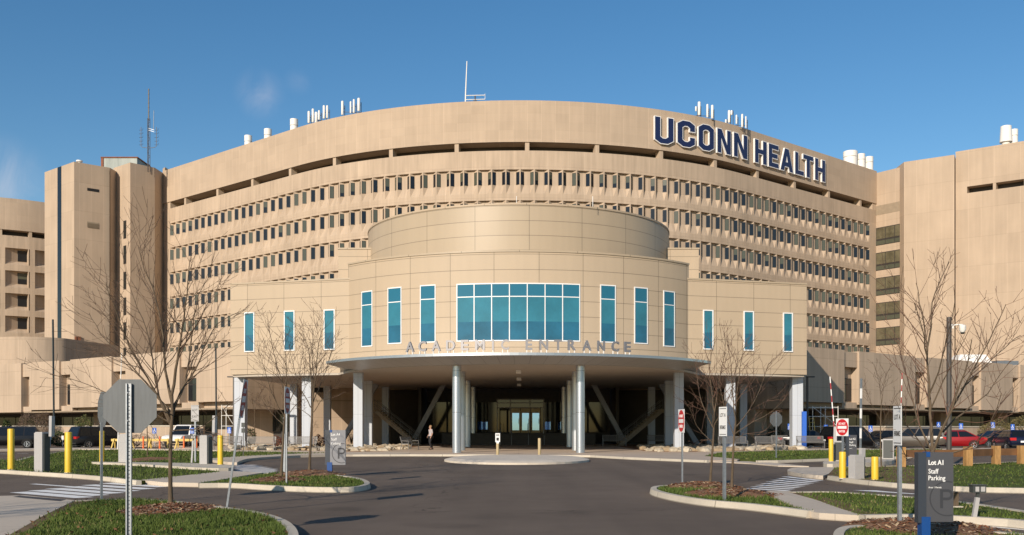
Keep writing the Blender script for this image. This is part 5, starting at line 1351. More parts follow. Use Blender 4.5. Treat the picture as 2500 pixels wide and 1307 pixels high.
q = MB(); q.lathe([(.10, -.22 - .14), (.05, -.40), (.09, -.33)], (.55, 0, zt_ - .28), 12); q.build('camera_lens', M['cab_dark'], t, 40)
for px, sx, lab in ((571, 1, 'slim dark lamp post with a flat head by the leftmost pavilion column'), (1971, 1, 'slim dark lamp post with a flat head by the rightmost pavilion column')):
    D = 78; t = thing('lamp_post', lab, 'lamp post', (X(px, D), D, 0), 0, 'slim lamp posts beside the pavilion'); z1 = Z(922, D)
    q = MB(); q.bb(-.07, .07, -.07, .07, 0, z1); q.build('pole', M['pole_dark'], t)
    q = MB(); q.bb(-.5 if px < 1000 else -.07, .1 if px < 1000 else .55, -.15, .15, z1 + .002, z1 + .10); q.build('lamp_head', M['pole_dark'], t)
t = thing('utility_post', 'short dark post with two small boxes in front of the leftmost pavilion column', 'post', (*G(594, 1114, .11), .11)); D = t.location.y
q = MB(); q.bb(-.02, .02, -.02, .02, 0, Z(1045, D)); q.build('post', M['pole_dark'], t)
for z in (1.25, 1.55): q = MB(); q.bb(-.09, .09, -.05, -.021, z, z + .24); q.build('box', M['cab_dark'], t)
t = thing('flag_pole', 'thin white pole rising behind the nearest stop sign', 'pole', (X(294, 70), 70, .1)); q = MB(); q.tube([(-.2, 0, 0), (.1, 0, Z(865, 70))], [.05, .03], 8); q.build('pole', M['chimney'], t, 40)

# timber guard rail
xs = [(2200, 1140), (2363, 1138), (2432, 1134), (2494, 1133), (2575, 1131)]
pw = [G(a, b, .12) for a, b in xs]
t = thing('guard_rail', 'timber guard rail with square posts along the right lawn', 'guard rail', (*pw[1], .12))
for a in pw: q = MB(); q.box((a[0], a[1], .12 + .36), (.26, .26, .80), 0, .1); q.build('post', M['timber'], t, None, True)
for a, b in zip(pw, pw[1:]): q = MB(); q.bar((a[0], a[1] + .22, .62), (b[0], b[1] + .22, .62), .16, .28); q.build('beam', M['timber_d'], t, None, True)

# benches
def bench_proto():
    t = thing('bench', 'grey slatted metal bench', 'bench', (0, 0, 0)); w = 1.9
    q = MB()
    for i in range(6): q.box((0, -.20 + i * .08, .44), (w, .055, .02))
    q.build('seat', M['bench'], t)
    q = MB()
    for i in range(26): x = -w / 2 + .04 + i * (w - .08) / 25; q.bar((x, .22, .50), (x, .36, .90), .035, .012)
    q.bar((-w / 2, .21, .49), (w / 2, .21, .49), .03, .04); q.bar((-w / 2, .37, .91), (w / 2, .37, .91), .03, .04); q.build('backrest', M['bench'], t)
    for s in (-1, 1):
        q = MB(); x = s * w / 2
        q.tube([(x, -.25, 0), (x, -.23, .42), (x, -.22, .62), (x, .24, .64)], .024, 6); q.tube([(x, .38, 0), (x, .24, .44), (x, .38, .92)], .024, 6); q.bar((x, -.24, .42), (x, .24, .42), .03, .04); q.build('leg', M['bench_l'], t, 40)
    return t
BP = None
for px, pyb, rot, lab in ((636, 1100, 0, 'bench on the stone bed right of the leftmost pavilion column'), (737, 1100, 0, 'bench on the stone bed behind the left tree island'), (555, 1098, R(8), 'bench at the left end of the stones, behind the leaning sign'), (1002, 1099, R(75), 'pale bench seen end-on at the foot of the left stair'),
                          (1880, 1099, R(-3), 'bench behind the far stop sign at the right lawn'), (1979, 1096, R(-6), 'bench right of the rightmost pavilion column'), (1915, 1092, R(-3), 'bench left of the rightmost pavilion column, further back'), (1790, 1099, 0, 'bench behind the trees of the right island'), (1610, 1090, 0, 'bench in the shade right of the entrance'), (1500, 1090, 0, 'bench in deep shade right of the round columns')):
    loc = (*G(px, pyb, .11), .11)
    if BP is None: BP = bench_proto(); o = BP; o.location = loc; o.rotation_euler.z = rot
    else: o = dup(BP, loc, rot)
    o['label'] = 'grey slatted metal ' + lab; o['group'] = 'metal benches round the pavilion'

# barricades and orange posts at the left lot
def barricade_proto():
    t = thing('barricade', 'yellow', 'barricade', (0, 0, 0))
    q = MB(); q.bb(-.9, .9, -.03, .03, .60, .78); q.build('beam', M['byellow'], t)
    for s in (-1, 1):
        for k in (-1, 1): q = MB(); q.bar((s * .76, k * .36, 0), (s * .66, k * .035, .80), .10, .04); q.build('leg', M['byellow'], t)
    return t
bp = None
for px, lab in ((300, 'yellow sawhorse barricade partly hidden by the nearest stop sign'), (341, 'yellow sawhorse barricade left of the thin staked tree'), (389, 'yellow sawhorse barricade between the staked tree and the nearest trunk'), (455, 'yellow sawhorse barricade in front of the white pickup')):
    loc = (X(px, 76), 76, 0)
    if bp is None: bp = barricade_proto(); o = bp; o.location = loc
    else: o = dup(bp, loc)
    o['label'] = lab; o['group'] = 'yellow barricades in the left lot'
for px, lab in ((350, 'orange marker post left of the thin staked tree'), (390, 'orange marker post at the middle barricade'), (449, 'orange marker post left of the white pickup bonnet'), (480, 'orange marker post at the right end of the barricades')):
    t = thing('marker_post', lab, 'marker post', (X(px, 75), 75, 0), 0, 'orange marker posts in the left lot'); q = MB(); q.lathe([(.2, 0), (.2, .05), (.07, .06), (.06, .95), (.04, 1.0)], (0, 0, 0), 10); q.build('tube', M['orange'], t, 40)

# scaffolds
def scaffold(px0, px1, y0, D, lab, n):
    t = thing('scaffold', lab, 'scaffold', ((X(px0, D) + X(px1, D)) / 2, D, 0), 0, 'white scaffold frames'); w = X(px1, D) - X(px0, D); h = Z(y0, D)
    for k in (0, 1.3):
        q = MB()
        for i in range(n + 1): x = -w / 2 + w * i / n; q.tube([(x, k, 0), (x, k, h)], .03, 6)
        for z in (h * .25, h * .5, h * .75, h - .1): q.tube([(-w / 2, k, z), (w / 2, k, z)], .025, 6)
        q.build('frame', M['chimney'], t, 40)
    q = MB(); q.tube([(-w / 2, -.02, h * .98), (w / 2, -.02, h * .5)], .022, 5); q.build('brace', M['chimney'], t, 40)
scaffold(541, 572, 989, 83, 'white scaffold frame left of the leftmost pavilion column', 1)
scaffold(1984, 2046, 992, 84, 'wide white scaffold frame right of the pavilion', 2)
t = thing('ladder', 'yellow ladder leaning on the right scaffold', 'ladder', (X(1986, 82), 82, 0)); q = MB(); z1 = Z(1018, 82)
for s in (-.2, .2): q.bar((s, 0, 0), (s, .6, z1), .05, .05)
for i in range(8): q.bar((-.2, .6 * (i + .5) / 8, z1 * (i + .5) / 8), (.2, .6 * (i + .5) / 8, z1 * (i + .5) / 8), .03, .03)
q.build('frame', M['byellow'], t)
t = thing('banner_post', 'tall blue sign post right of the rightmost pavilion column', 'sign', (X(1963, 73), 73, 0)); q = MB(); q.bb(-.16, .16, -.1, .1, 0, Z(1005, 73)); q.build('panel', M['adablue'], t)
# ================================================================ cars
def paint(name, c, metal=.3): return mat(name, c, .28, metal, ior=1.5)
tyre_m = mat('tyre', (.012, .012, .012), .85); rim_m = mat('wheel_rim', (.45, .46, .48), .35, .8)
cglass = mat('car_glass', (.010, .012, .014), .04, ior=1.5); tail_m = mat('tail_lamp', (.45, .01, .012), .25); head_m = mat('head_lamp', (.72, .74, .76), .15, .3)
def make_car(label, loc, heading, pm, L=4.7, Wd=1.8, H=1.46, kind='sedan', cat='car', group='parked cars'):
    t = thing('parked_car', label, cat, loc, heading, group); w = Wd / 2
    bl = .98 if kind != 'sedan' else .92
    if kind == 'sedan': st = [(-.5, .58, .78, .80), (-.47, .45, .95, .93), (-.30, .26, .99, 1), (-.1, .24, .96, 1), (.18, .24, .93, 1), (.34, .26, .86, .98), (.45, .36, .74, .92), (.5, .50, .62, .78)]
    elif kind == 'pickup': st = [(-.5, .60, 1.02, .90), (-.48, .5, 1.06, .96), (-.30, .36, 1.07, 1), (0, .36, 1.07, 1), (.2, .36, 1.08, 1), (.36, .38, 1.06, .98), (.47, .48, .98, .94), (.5, .60, .84, .84)]
    else: st = [(-.5, .55, .92, .86), (-.48, .42, 1.04, .94), (-.30, .28, 1.06, 1), (0, .27, 1.02, 1), (.2, .27, 1.0, 1), (.36, .30, .95, .98), (.46, .40, .84, .92), (.5, .52, .70, .78)]
    vs = []
    for f, zl, zb, wf in st:
        a = w * wf; h = zb - zl
        vs += [(f * L, s * b, z) for s, b, z in ((-1, a * .88, zl), (-1, a, zl + h * .28), (-1, a, zl + h * .62), (-1, a * .95, zb - .03), (-1, a * .80, zb), (1, a * .80, zb), (1, a * .95, zb - .03), (1, a, zl + h * .62), (1, a, zl + h * .28), (1, a * .88, zl))]
    n = 10; k = len(st); q = MB()
    fs = [(i * n + j, i * n + (j + 1) % n, (i + 1) * n + (j + 1) % n, (i + 1) * n + j) for i in range(k - 1) for j in range(n)] + [tuple(range(n))[::-1], tuple((k - 1) * n + j for j in range(n))]
    q.add(vs, fs)
    # cabin
    if kind == 'sedan': bx = (-.40, .24); rx = (-.20, .06)
    elif kind == 'pickup': bx = (-.12, .26); rx = (-.10, .14)
    elif kind == 'hatch': bx = (-.485, .24); rx = (-.36, .06)
    else: bx = (-.485, .26); rx = (-.42, .10)
    zb = bl - .02; b0, r0 = w * .93, w * .70; zr = H
    def cab(f, e): # e 0..1 belt to roof
        return None
    P8 = [(bx[0] * L, -b0, zb), (bx[1] * L, -b0, zb), (bx[1] * L, b0, zb), (bx[0] * L, b0, zb), (rx[0] * L, -r0, zr - .05), (rx[1] * L, -r0, zr - .05), (rx[1] * L, r0, zr - .05), (rx[0] * L, r0, zr - .05)]
    T4 = [((rx[0] + .02) * L, -r0 * .86, zr), ((rx[1] - .03) * L, -r0 * .86, zr), ((rx[1] - .03) * L, r0 * .86, zr), ((rx[0] + .02) * L, r0 * .86, zr)]
    q.add(P8 + T4, [(0, 1, 5, 4), (1, 2, 6, 5), (2, 3, 7, 6), (3, 0, 4, 7), (4, 5, 9, 8), (5, 6, 10, 9), (6, 7, 11, 10), (7, 4, 8, 11), (8, 9, 10, 11)])
    q.build('body', pm, t, 35)
    V = [Vector(p) for p in P8]
    def pane(name, a, b, c, d, u0, u1, v0, v1):   # a,b bottom; d,c top, bilinear inset, slightly proud
        nrm = (b - a).cross(d - a).normalized(); q = MB()
        f = lambda u, v: (a * (1 - u) + b * u) * (1 - v) + (d * (1 - u) + c * u) * v + nrm * .008
        q.quad(f(u0, v0), f(u1, v0), f(u1, v1), f(u0, v1)); q.build(name, cglass, t)
    for a, b, c, d in ((V[0], V[1], V[5], V[4]), (V[2], V[3], V[7], V[6])):
        for u0, u1 in ((((.06, .47), (.50, .93)) if kind in ('sedan', 'pickup') else ((.05, .30), (.33, .62), (.65, .95)))):
            pane('side_window', a, b, c, d, *((u0, u1) if a is V[0] else (1 - u1, 1 - u0)), .08, .92)
    pane('windscreen', V[1], V[2], V[6], V[5], .07, .93, .06, .94); pane('rear_window', V[3], V[0], V[4], V[7], .08, .92, .12, .92)
    rw_ = .33 if kind == 'sedan' else .36
    for sx in (-.305, .315):
        for s in (-1, 1):
            q = MB(); yy = s * (w - .10); n_ = 18
            vs = []
            for dy, r in ((-.11, rw_ * .62), (-.11, rw_ * .92), (-.06, rw_), (.06, rw_), (.11, rw_ * .92), (.11, rw_ * .62)):
                vs += [(sx * L + r * math.cos(2 * math.pi * j / n_), yy + dy, rw_ + r * math.sin(2 * math.pi * j / n_)) for j in range(n_)]
            q.add(vs, [(i * n_ + j, i * n_ + (j + 1) % n_, (i + 1) * n_ + (j + 1) % n_, (i + 1) * n_ + j) for i in range(5) for j in range(n_)]); wl_ = q.build('wheel', tyre_m, t, 50)
            q = MB(); yo = yy + s * .085
            for j in range(5):
                a = 2 * math.pi * j / 5; q.bar((sx * L, yo, rw_), (sx * L + rw_ * .62 * math.cos(a), yo, rw_ + rw_ * .62 * math.sin(a)), .07, .03)
            for j in range(16):
                a, b = 2 * math.pi * j / 16, 2 * math.pi * (j + 1) / 16; q.bar((sx * L + rw_ * .6 * math.cos(a), yo, rw_ + rw_ * .6 * math.sin(a)), (sx * L + rw_ * .6 * math.cos(b), yo, rw_ + rw_ * .6 * math.sin(b)), .04, .04)
            q.build('rim', rim_m, wl_)
            q = MB(); pr = None   # wheel arch lip
            for j in range(13):
                a = math.pi * j / 12; cur = [(sx * L + r * math.cos(a), s * (w + .004), rw_ + r * math.sin(a)) for r in (rw_ * 1.0, rw_ * 1.17)]
                if pr: q.quad(*( (pr[0], pr[1], cur[1], cur[0]) if s < 0 else (cur[0], cur[1], pr[1], pr[0])))
                pr = cur
            q.build('wheel_arch', tyre_m, t)
    e0 = st[0]; zt_ = st[1][2] - .06
    for s in (-1, 1):
        q = MB(); q.bb(-.5 * L - .015, -.455 * L, min(s * w * .50, s * w * .93), max(s * w * .50, s * w * .93), zt_ - .20, zt_ - .02) ; q.build('tail_light', tail_m, t)
        q = MB(); q.bb(.452 * L, .492 * L, min(s * w * .42, s * w * .88), max(s * w * .42, s * w * .88), st[-1][2] - .10, st[-1][2] + .05); q.build('headlight', head_m, t)
        q = MB(); q.box((.17 * L, s * (w + .07), bl + .05), (.10, .16, .12)); q.build('mirror', pm, t)
    q = MB(); q.bb(-.5 * L - .022, -.5 * L - .001, -.17, .17, .64, .76); q.build('number_plate', M['white'], t)
    q = MB(); q.bb(-.49 * L, .48 * L, -w * .86, w * .86, .20, .30); q.bb(-.498 * L, -.46 * L, -w * .8, w * .8, .38, .5); q.build('underbody', tyre_m, t)
    return t
def px_car(px, D): return (X(px, D), D, 0)
pb = paint('black_paint', (.008, .008, .010)); pg = paint('dark_grey_paint', (.022, .022, .025), .5); pr_ = paint('red_paint', (.30, .008, .012)); pt = paint('taupe_paint', (.075, .062, .05), .0); pbl = paint('navy_paint', (.008, .012, .035)); pw_ = paint('white_car_paint', (.75, .75, .73), 0)
make_car('black minivan seen from its left front corner at the far left', px_car(22, 78), R(180 + 14), pb, 5.0, 1.95, 1.75, 'van', 'minivan')
make_car('dark grey minivan seen from behind, half hidden by the stop signs', px_car(247, 78), R(52), pg, 5.0, 1.95, 1.74, 'van', 'minivan')
make_car('white pickup seen from the front behind the yellow barricades', px_car(459, 82), R(-100), pw_, 5.4, 1.95, 1.9, 'pickup', 'pickup truck')
make_car('black sedan parked behind the bench right of the pavilion', px_car(1979, 77), R(-10), pb, 4.8, 1.82, 1.45, 'sedan')
make_car('black suv with one red tail light behind the do not enter sign', px_car(2081, 75), R(16), pb, 4.9, 1.9, 1.76, 'van', 'suv')
make_car('dark sedan mostly hidden behind the thin tree and gate cabinet', px_car(2150, 80), R(-170), pb, 4.7, 1.8, 1.42, 'sedan')
make_car('taupe suv with its rear corner to the camera, behind the large right tree', px_car(2232, 74), R(180 - 30), pt, 4.6, 1.85, 1.68, 'van', 'suv')
make_car('red sedan with its rear to the right, behind the lamp pole', px_car(2322, 76), R(180 - 14), pr_, 4.8, 1.82, 1.46, 'sedan')
make_car('black sedan between the red sedan and the navy hatchback', px_car(2428, 80), R(180 + 18), pb, 4.6, 1.8, 1.42, 'sedan')
make_car('navy blue hatchback seen from behind at the right edge', px_car(2474, 68), R(80), pbl, 4.2, 1.76, 1.48, 'hatch')

# ================================================================ trees and shrubs
def tree_branches(q, p, d, length, r, level, rnd, up=.12, spread=1.0, minr=.006, twig=1):
    """one limb with its side shoots"""
    seg = max(3, int(length / .22)); pts = [p.copy()]; rad = [r]; cur = p.copy(); dd = d.copy()
    for i in range(seg):
        dd = (dd + Vector((rnd.uniform(-1, 1), rnd.uniform(-1, 1), rnd.uniform(-.6, 1))) * .13 + Vector((0, 0, up * .35))).normalized()
        cur = cur + dd * (length / seg); pts.append(cur.copy()); rad.append(max(minr * .7, r * (1 - .78 * (i + 1) / seg)))
    q.tube(pts, rad, 6 if r > .03 else (4 if r > .008 else 3), 0 if r > .014 else twig, False)
    shoots(q, pts, rad, length, level, rnd, up, spread, minr, twig)
def shoots(q, pts, rad, length, level, rnd, up=.12, spread=1.0, minr=.006, twig=1, n=None, start=.22):
    if level <= 0: return
    k = len(pts); n = n or max(2, int(length * (3.4 if level > 1 else 3.6)))
    for j in range(n):
        f = start + (1 - start) * (j + rnd.random()) / n; i = min(k - 2, int(f * (k - 1)))
        a = pts[i].lerp(pts[i + 1], f * (k - 1) - i); t = (pts[i + 1] - pts[i]).normalized()
        s = Vector((rnd.uniform(-1, 1), rnd.uniform(-1, 1), rnd.uniform(-.5, .6))); s = (s - t * s.dot(t)).normalized()
        an = R(rnd.uniform(28, 58)) * spread; nd = (t * math.cos(an) + s * math.sin(an)).normalized()
        tree_branches(q, a, nd, length * rnd.uniform(.27, .54) * (1.15 - .5 * f), max(minr, rad[i] * rnd.uniform(.45, .62)), level - 1, rnd, up, spread, minr, twig)
def limb_pts(pxs, D, dy, z_fix=None):
    return [A(a, b, D + dy * i / max(1, len(pxs) - 1)) for i, (a, b) in enumerate(pxs)]
def resample(pts, step=.18):
    out = [pts[0]]
    for i in range(len(pts) - 1):
        p0, p1, p2, p3 = pts[max(i - 1, 0)], pts[i], pts[i + 1], pts[min(i + 2, len(pts) - 1)]
        n = max(1, int((p2 - p1).length / step))
        for j in range(1, n + 1):
            u = j / n; out.append(.5 * (2 * p1 + (p2 - p0) * u + (2 * p0 - 5 * p1 + 4 * p2 - p3) * u * u + (3 * p1 - p0 - 3 * p2 + p3) * u ** 3))
    return out
def drawn_tree(label, D, trunk, limbs, r0, seed, nm='bare_tree', level=2, twig='twig', z0=.12, den=1.0):
    rnd = random.Random(seed)
    base = A(trunk[0][0], trunk[0][1], D); t = thing(nm, label, 'tree', (base.x, base.y, z0), 0, 'bare young trees')
    tp = resample([A(a, b, D) for a, b in trunk]); tp[0].z = z0 - .05
    q = MB(); k = len(tp); q.tube(tp, [r0 * (1.25 - .25 * min(1, i / 3)) * (1 - .45 * i / k) for i in range(k)], 10, 0)
    q.build('trunk', M['bark'], t, 60, True)
    q = MB()
    for pxs, dy, rr in limbs:
        lp = resample(limb_pts(pxs, D, dy)); lp = [p + Vector((rnd.uniform(-1, 1), rnd.uniform(-1, 1), rnd.uniform(-1, 1))) * .012 for p in lp]
        k = len(lp); L_ = sum((a - b).length for a, b in zip(lp, lp[1:])); rad = [max(.006, 1.0 * rr * (1 - .86 * (i / k) ** .8)) for i in range(k)]
        q.tube(lp, rad, 7 if rr > .02 else 5, 0, False)
        shoots(q, lp, rad, L_, level, rnd, .14, .92, (.0052 * (D / 24) ** .5), 1, int(L_ * 5.0 * den) + 2, .2)
    q.build('crown', [M['bark'], M[twig]], t, 60, True)
    return t
drawn_tree('tallest bare tree, on the near left lawn in its own mulch ring', 18.8, [(417, 1250), (416, 1180), (416, 1110), (418, 1050), (421, 1000), (420, 965)],
  [([(421, 985), (408, 930), (400, 850), (392, 780), (372, 700), (345, 640), (338, 600)], .6, .030), ([(420, 965), (430, 900), (440, 830), (452, 750), (460, 690), (464, 630)], -.4, .032),
   ([(419, 1020), (440, 960), (478, 900), (508, 830), (530, 790), (585, 762)], .9, .026), ([(418, 1030), (385, 965), (335, 880), (296, 800), (268, 720), (258, 690)], -.9, .026), ([(418, 1010), (352, 930), (300, 870), (246, 815), (218, 765)], .8, .022),
   ([(417, 1035), (345, 992), (258, 957), (172, 925), (121, 914)], -.5, .016), ([(418, 1050), (470, 1048), (510, 1030), (545, 1002), (562, 985)], -.9, .016), ([(420, 1000), (450, 940), (462, 880), (470, 800), (486, 720), (520, 660)], 1.2, .024), ([(419, 1040), (392, 985), (375, 900), (362, 820), (330, 740), (310, 680)], 1.3, .024), ([(420, 1015), (395, 1005), (360, 1030), (300, 1045)], -1.0, .012)], .046, 21, level=2)
drawn_tree('left one of two bare trees on the left tree island, leaning slightly', 29.5, [(686, 1172), (690, 1100), (694, 1030), (698, 1000)],
  [([(698, 1000), (690, 940), (672, 880), (662, 830), (655, 790)], .6, .022), ([(698, 1000), (700, 930), (697, 870), (690, 820)], -.5, .022), ([(697, 1010), (720, 950), (735, 890), (742, 850)], .9, .02), ([(695, 1020), (664, 960), (645, 900), (630, 850)], -.8, .018), ([(694, 1040), (655, 1000), (630, 960)], .5, .014), ([(697, 1020), (725, 985), (748, 940), (760, 900)], -.8, .015), ([(695, 1030), (672, 1000), (640, 990)], -.5, .012)], .045, 22, level=2)
drawn_tree('right one of two bare trees on the left tree island', 34.0, [(755, 1156), (758, 1090), (762, 1010), (764, 970)],
  [([(764, 970), (758, 900), (752, 850), (738, 810), (730, 790)], .6, .026), ([(764, 970), (772, 900), (778, 840), (788, 800), (793, 770)], -.5, .026), ([(763, 985), (790, 920), (806, 870), (812, 845)], .9, .02), ([(762, 1000), (730, 940), (715, 890), (706, 850)], -.9, .02), ([(762, 990), (765, 920), (762, 860), (765, 810)], 1.2, .022), ([(762, 1010), (800, 960), (835, 930)], -.7, .015), ([(761, 1020), (720, 990), (690, 975)], .8, .014)], .052, 23, level=2)
drawn_tree('left one of two bare reddish trees on the right tree island', 26.2, [(1733, 1190), (1738, 1120), (1742, 1060), (1744, 1020)],
  [([(1744, 1020), (1738, 960), (1732, 900), (1736, 860), (1745, 835)], .5, .022), ([(1744, 1020), (1752, 950), (1762, 900), (1770, 850), (1768, 815)], -.4, .022), ([(1742, 1050), (1715, 990), (1703, 930), (1700, 870)], .8, .018), ([(1743, 1040), (1775, 980), (1795, 920), (1802, 860)], -.8, .018), ([(1741, 1085), (1700, 1040), (1690, 1010), (1672, 980)], -.5, .014), ([(1741, 1075), (1705, 1075), (1690, 1090)], .3, .008), ([(1742, 1045), (1735, 980), (1720, 910)], -1, .016)], .036, 24, level=2, twig='twig_red')
drawn_tree('right one of two bare reddish trees on the right tree island', 24.4, [(1786, 1204), (1789, 1130), (1792, 1070), (1796, 1030)],
  [([(1796, 1030), (1800, 960), (1806, 900), (1816, 850), (1826, 825)], .5, .020), ([(1796, 1030), (1788, 960), (1784, 890), (1776, 840)], -.5, .020), ([(1795, 1045), (1830, 1000), (1860, 940), (1876, 890), (1890, 875)], .7, .016), ([(1793, 1060), (1840, 1030), (1885, 1005), (1915, 975)], -.6, .013), ([(1792, 1065), (1770, 1000), (1756, 940)], .9, .015), ([(1793, 1075), (1820, 1060), (1850, 1062), (1880, 1040)], .4, .010)], .036, 25, level=2, twig='twig_red')
drawn_tree('large forked bare tree behind the Lot A1 sign at the right', 15.7, [(2272, 1296), (2274, 1200), (2275, 1130), (2276, 1100)],
  [([(2276, 1105), (2272, 1040), (2268, 960), (2264, 880), (2260, 820), (2246, 740), (2236, 690)], .7, .030), ([(2262, 860), (2272, 800), (2276, 740), (2292, 690), (2318, 640)], .4, .018), ([(2276, 1110), (2300, 1050), (2322, 1000), (2345, 940), (2362, 880), (2372, 830)], -.6, .030), ([(2322, 1000), (2362, 930), (2395, 870), (2430, 800), (2456, 745)], -.4, .020), ([(2276, 1105), (2245, 1040), (2225, 960), (2205, 890), (2190, 830)], .9, .018), ([(2300, 1055), (2350, 1010), (2410, 960), (2465, 880)], .7, .018), ([(2276, 1120), (2330, 1105), (2385, 1080), (2420, 1030), (2445, 960)], -.9, .016), ([(2274, 1125), (2245, 1080), (2215, 1040), (2196, 1000)], -.7, .014), ([(2274, 1140), (2240, 1115), (2215, 1122), (2200, 1090)], .5, .009), ([(2262, 870), (2250, 800), (2232, 740)], -.6, .014), ([(2270, 960), (2300, 880), (2318, 800), (2330, 740)], -1.0, .016), ([(2345, 950), (2400, 900), (2450, 850), (2490, 820)], 1.0, .012)], .052, 26, level=2, twig='twig_red')
drawn_tree('thin bare sapling on the mulch bed right of the gate cabinet', 37.0, [(2152, 1146), (2150, 1090), (2150, 1030), (2152, 980)],
  [([(2152, 980), (2146, 930), (2135, 890)], .3, .012), ([(2152, 985), (2160, 930), (2172, 900)], -.3, .012), ([(2151, 1030), (2130, 990), (2110, 940)], .4, .01), ([(2151, 1040), (2172, 1000), (2190, 960)], -.4, .01), ([(2150, 1095), (2130, 1075), (2112, 1035), (2095, 1010)], .4, .012), ([(2150, 1060), (2165, 1040), (2200, 1000)], .3, .009)], .028, 27, level=2)
drawn_tree('thin staked sapling with guy wires on the left lawn', 52.0, [(360, 1121), (360, 1080), (359, 1040), (361, 1010)],
  [([(361, 1010), (352, 980), (345, 950)], .3, .014), ([(361, 1010), (372, 985), (380, 955)], -.3, .014), ([(360, 1055), (372, 1062), (380, 1075)], .3, .008), ([(360, 1040), (345, 1010), (330, 985)], .4, .012)], .035, 28, level=2)
drawn_tree('small bare tree against the tan wall left of the nearest column stair', 86.0, [(621, 1092), (622, 1040), (622, 1000)], [([(622, 1000), (612, 970), (604, 945)], .3, .02), ([(622, 1000), (632, 970), (640, 950)], -.3, .02), ([(622, 1020), (606, 1000)], .3, .015)], .05, 29, level=2, z0=.1)
drawn_tree('small bare tree in front of the wall right of the far stop sign', 84.0, [(1905, 1092), (1906, 1040), (1908, 1000)], [([(1908, 1000), (1898, 960), (1890, 930)], .3, .02), ([(1908, 1000), (1918, 960), (1930, 935)], -.3, .02)], .05, 30, level=2, z0=.1)
rnd = random.Random(77)
t = thing('bare_tree', 'bare tree left of the near pavement, its branch shadows falling across it', 'tree', (-13.6, 9.6, .1), 0, 'bare young trees')
q = MB(); q.tube([(0, 0, 0), (.05, 0, 1.2), (.05, .05, 2.4)], [.09, .075, .06], 8); q.build('trunk', M['bark'], t, 60)
q = MB()
for a in range(9): tree_branches(q, Vector((.05, .03, 1.3 + a * .13)), Vector((math.cos(a * 2.4), math.sin(a * 2.4), 1.1)).normalized(), 3.2, .03, 2, rnd, .14, .9, .006)
q.build('crown', [M['bark'], M['twig']], t, 60)
for px, D, lab, seed in ((490, 88, 'bare tree beside the podium window at the left', 31), (2130, 92, 'bare tree in front of the dark ground floor at the right', 32)):
    pass

def shrub(nm, label, px, D, w, h, m1, m2, seed, cone=False, n=900, z0=.1, leaf=.09, stems=False):
    rnd = random.Random(seed); t = thing(nm, label, 'shrub' if nm != 'hedge' else 'hedge', (X(px, D), D, z0), 0); q = MB()
    for _ in range(n):
        while True:
            a = Vector((rnd.uniform(-1, 1), rnd.uniform(-1, 1), rnd.uniform(-1, 1)))
            if a.length <= 1: break
        rr = a.length; a = a.normalized() * (rr ** .35)
        z = (a.z + 1) / 2; sc = (1 - .8 * z) / max(.25, math.sqrt(max(.05, 1 - a.z ** 2))) * .8 if cone else 1.0
        wob = 1 + .12 * math.sin(a.x * 5 + seed) * math.cos(a.y * 4 + a.z * 3)
        p = Vector((a.x * w / 2 * sc * wob, a.y * w / 2.2 * sc * wob, z * h * wob))
        l = leaf * rnd.uniform(.6, 1.4); u = Vector((rnd.uniform(-1, 1), rnd.uniform(-1, 1), rnd.uniform(-.3, 1))).normalized(); v = u.cross(Vector((rnd.uniform(-1, 1), rnd.uniform(-1, 1), rnd.uniform(-1, 1)))).normalized() * (.16 if stems else .55)
        q.add([p - u * l - v * l * .4, p + v * l * .6, p + u * l, p - v * l * .6], [(0, 1, 2, 3)], rnd.choice((0, 0, 1)))
    q.build('foliage', [m1, m2], t)
    q = MB()
    for j in range(9):
        a = j * .7; q.tube([(0, 0, 0), (w * .28 * math.cos(a), w * .28 * math.sin(a), h * .6)], [.03, .012], 5)
    q.build('stem', M['bark'], t, 60)
    return t
g1, g2 = mat('evergreen', (.035, .055, .012), .8), mat('evergreen_light', (.085, .10, .025), .8)
b1, b2 = mat('bare_hedge', (.11, .075, .05), .85), mat('bare_hedge_light', (.19, .125, .085), .85)
o1, o2 = mat('olive_shrub', (.12, .10, .035), .85), mat('olive_shrub_light', (.17, .135, .055), .85)
r1, r2 = mat('red_shrub', (.20, .06, .03), .85), mat('red_shrub_dark', (.12, .035, .02), .85)
shrub('evergreen_shrub', 'cone shaped green shrub behind the leftmost yellow bollard', 15, 88, 2.0, 2.3, g1, g2, 1, True, 1600)
shrub('hedge', 'large rounded bare brown hedge behind the black minivan', 85, 90, 3.4, 2.9, b1, b2, 2, False, 5200, .1, .13, True)
shrub('hedge', 'low bare brown hedge at the left edge behind the minivan', 10, 86, 5.0, 1.5, b1, b2, 3, False, 3000, .1, .12, True)
shrub('evergreen_shrub', 'rounded yellow green shrub left of the second stop sign', 203, 86, 1.7, 2.5, g2, o2, 4, False, 1800)
shrub('hedge', 'bare brown hedge behind the dark grey minivan', 245, 88, 3.4, 1.8, b1, b2, 5, False, 3200, .1, .12, True)
shrub('evergreen_shrub', 'low dark green shrub left of the yellow bollard by the hedge', 146, 81, 1.8, 1.2, g1, g2, 6, False, 1300)
shrub('evergreen_shrub', 'low dark green shrub right of the yellow bollard by the hedge', 183, 82, 1.6, 1.3, g1, g2, 7, False, 1300)
shrub('hedge', 'small bare brown hedge beside the raised gate arm', 122, 85, 1.4, 1.5, b1, b2, 8, False, 1500, .1, .1, True)
shrub('hedge', 'low bare hedge behind the nearest yellow barricade', 335, 82, 2.4, 1.0, b1, b2, 9, False, 1500, .1, .1, True)
shrub('olive_shrub', 'rounded olive shrub behind the black car at the right', 2432, 92, 3.2, 2.2, o1, o2, 10, False, 2600)
shrub('olive_shrub', 'larger olive shrub at the right edge behind the navy hatchback', 2496, 92, 3.4, 2.5, o1, o2, 11, False, 2800)
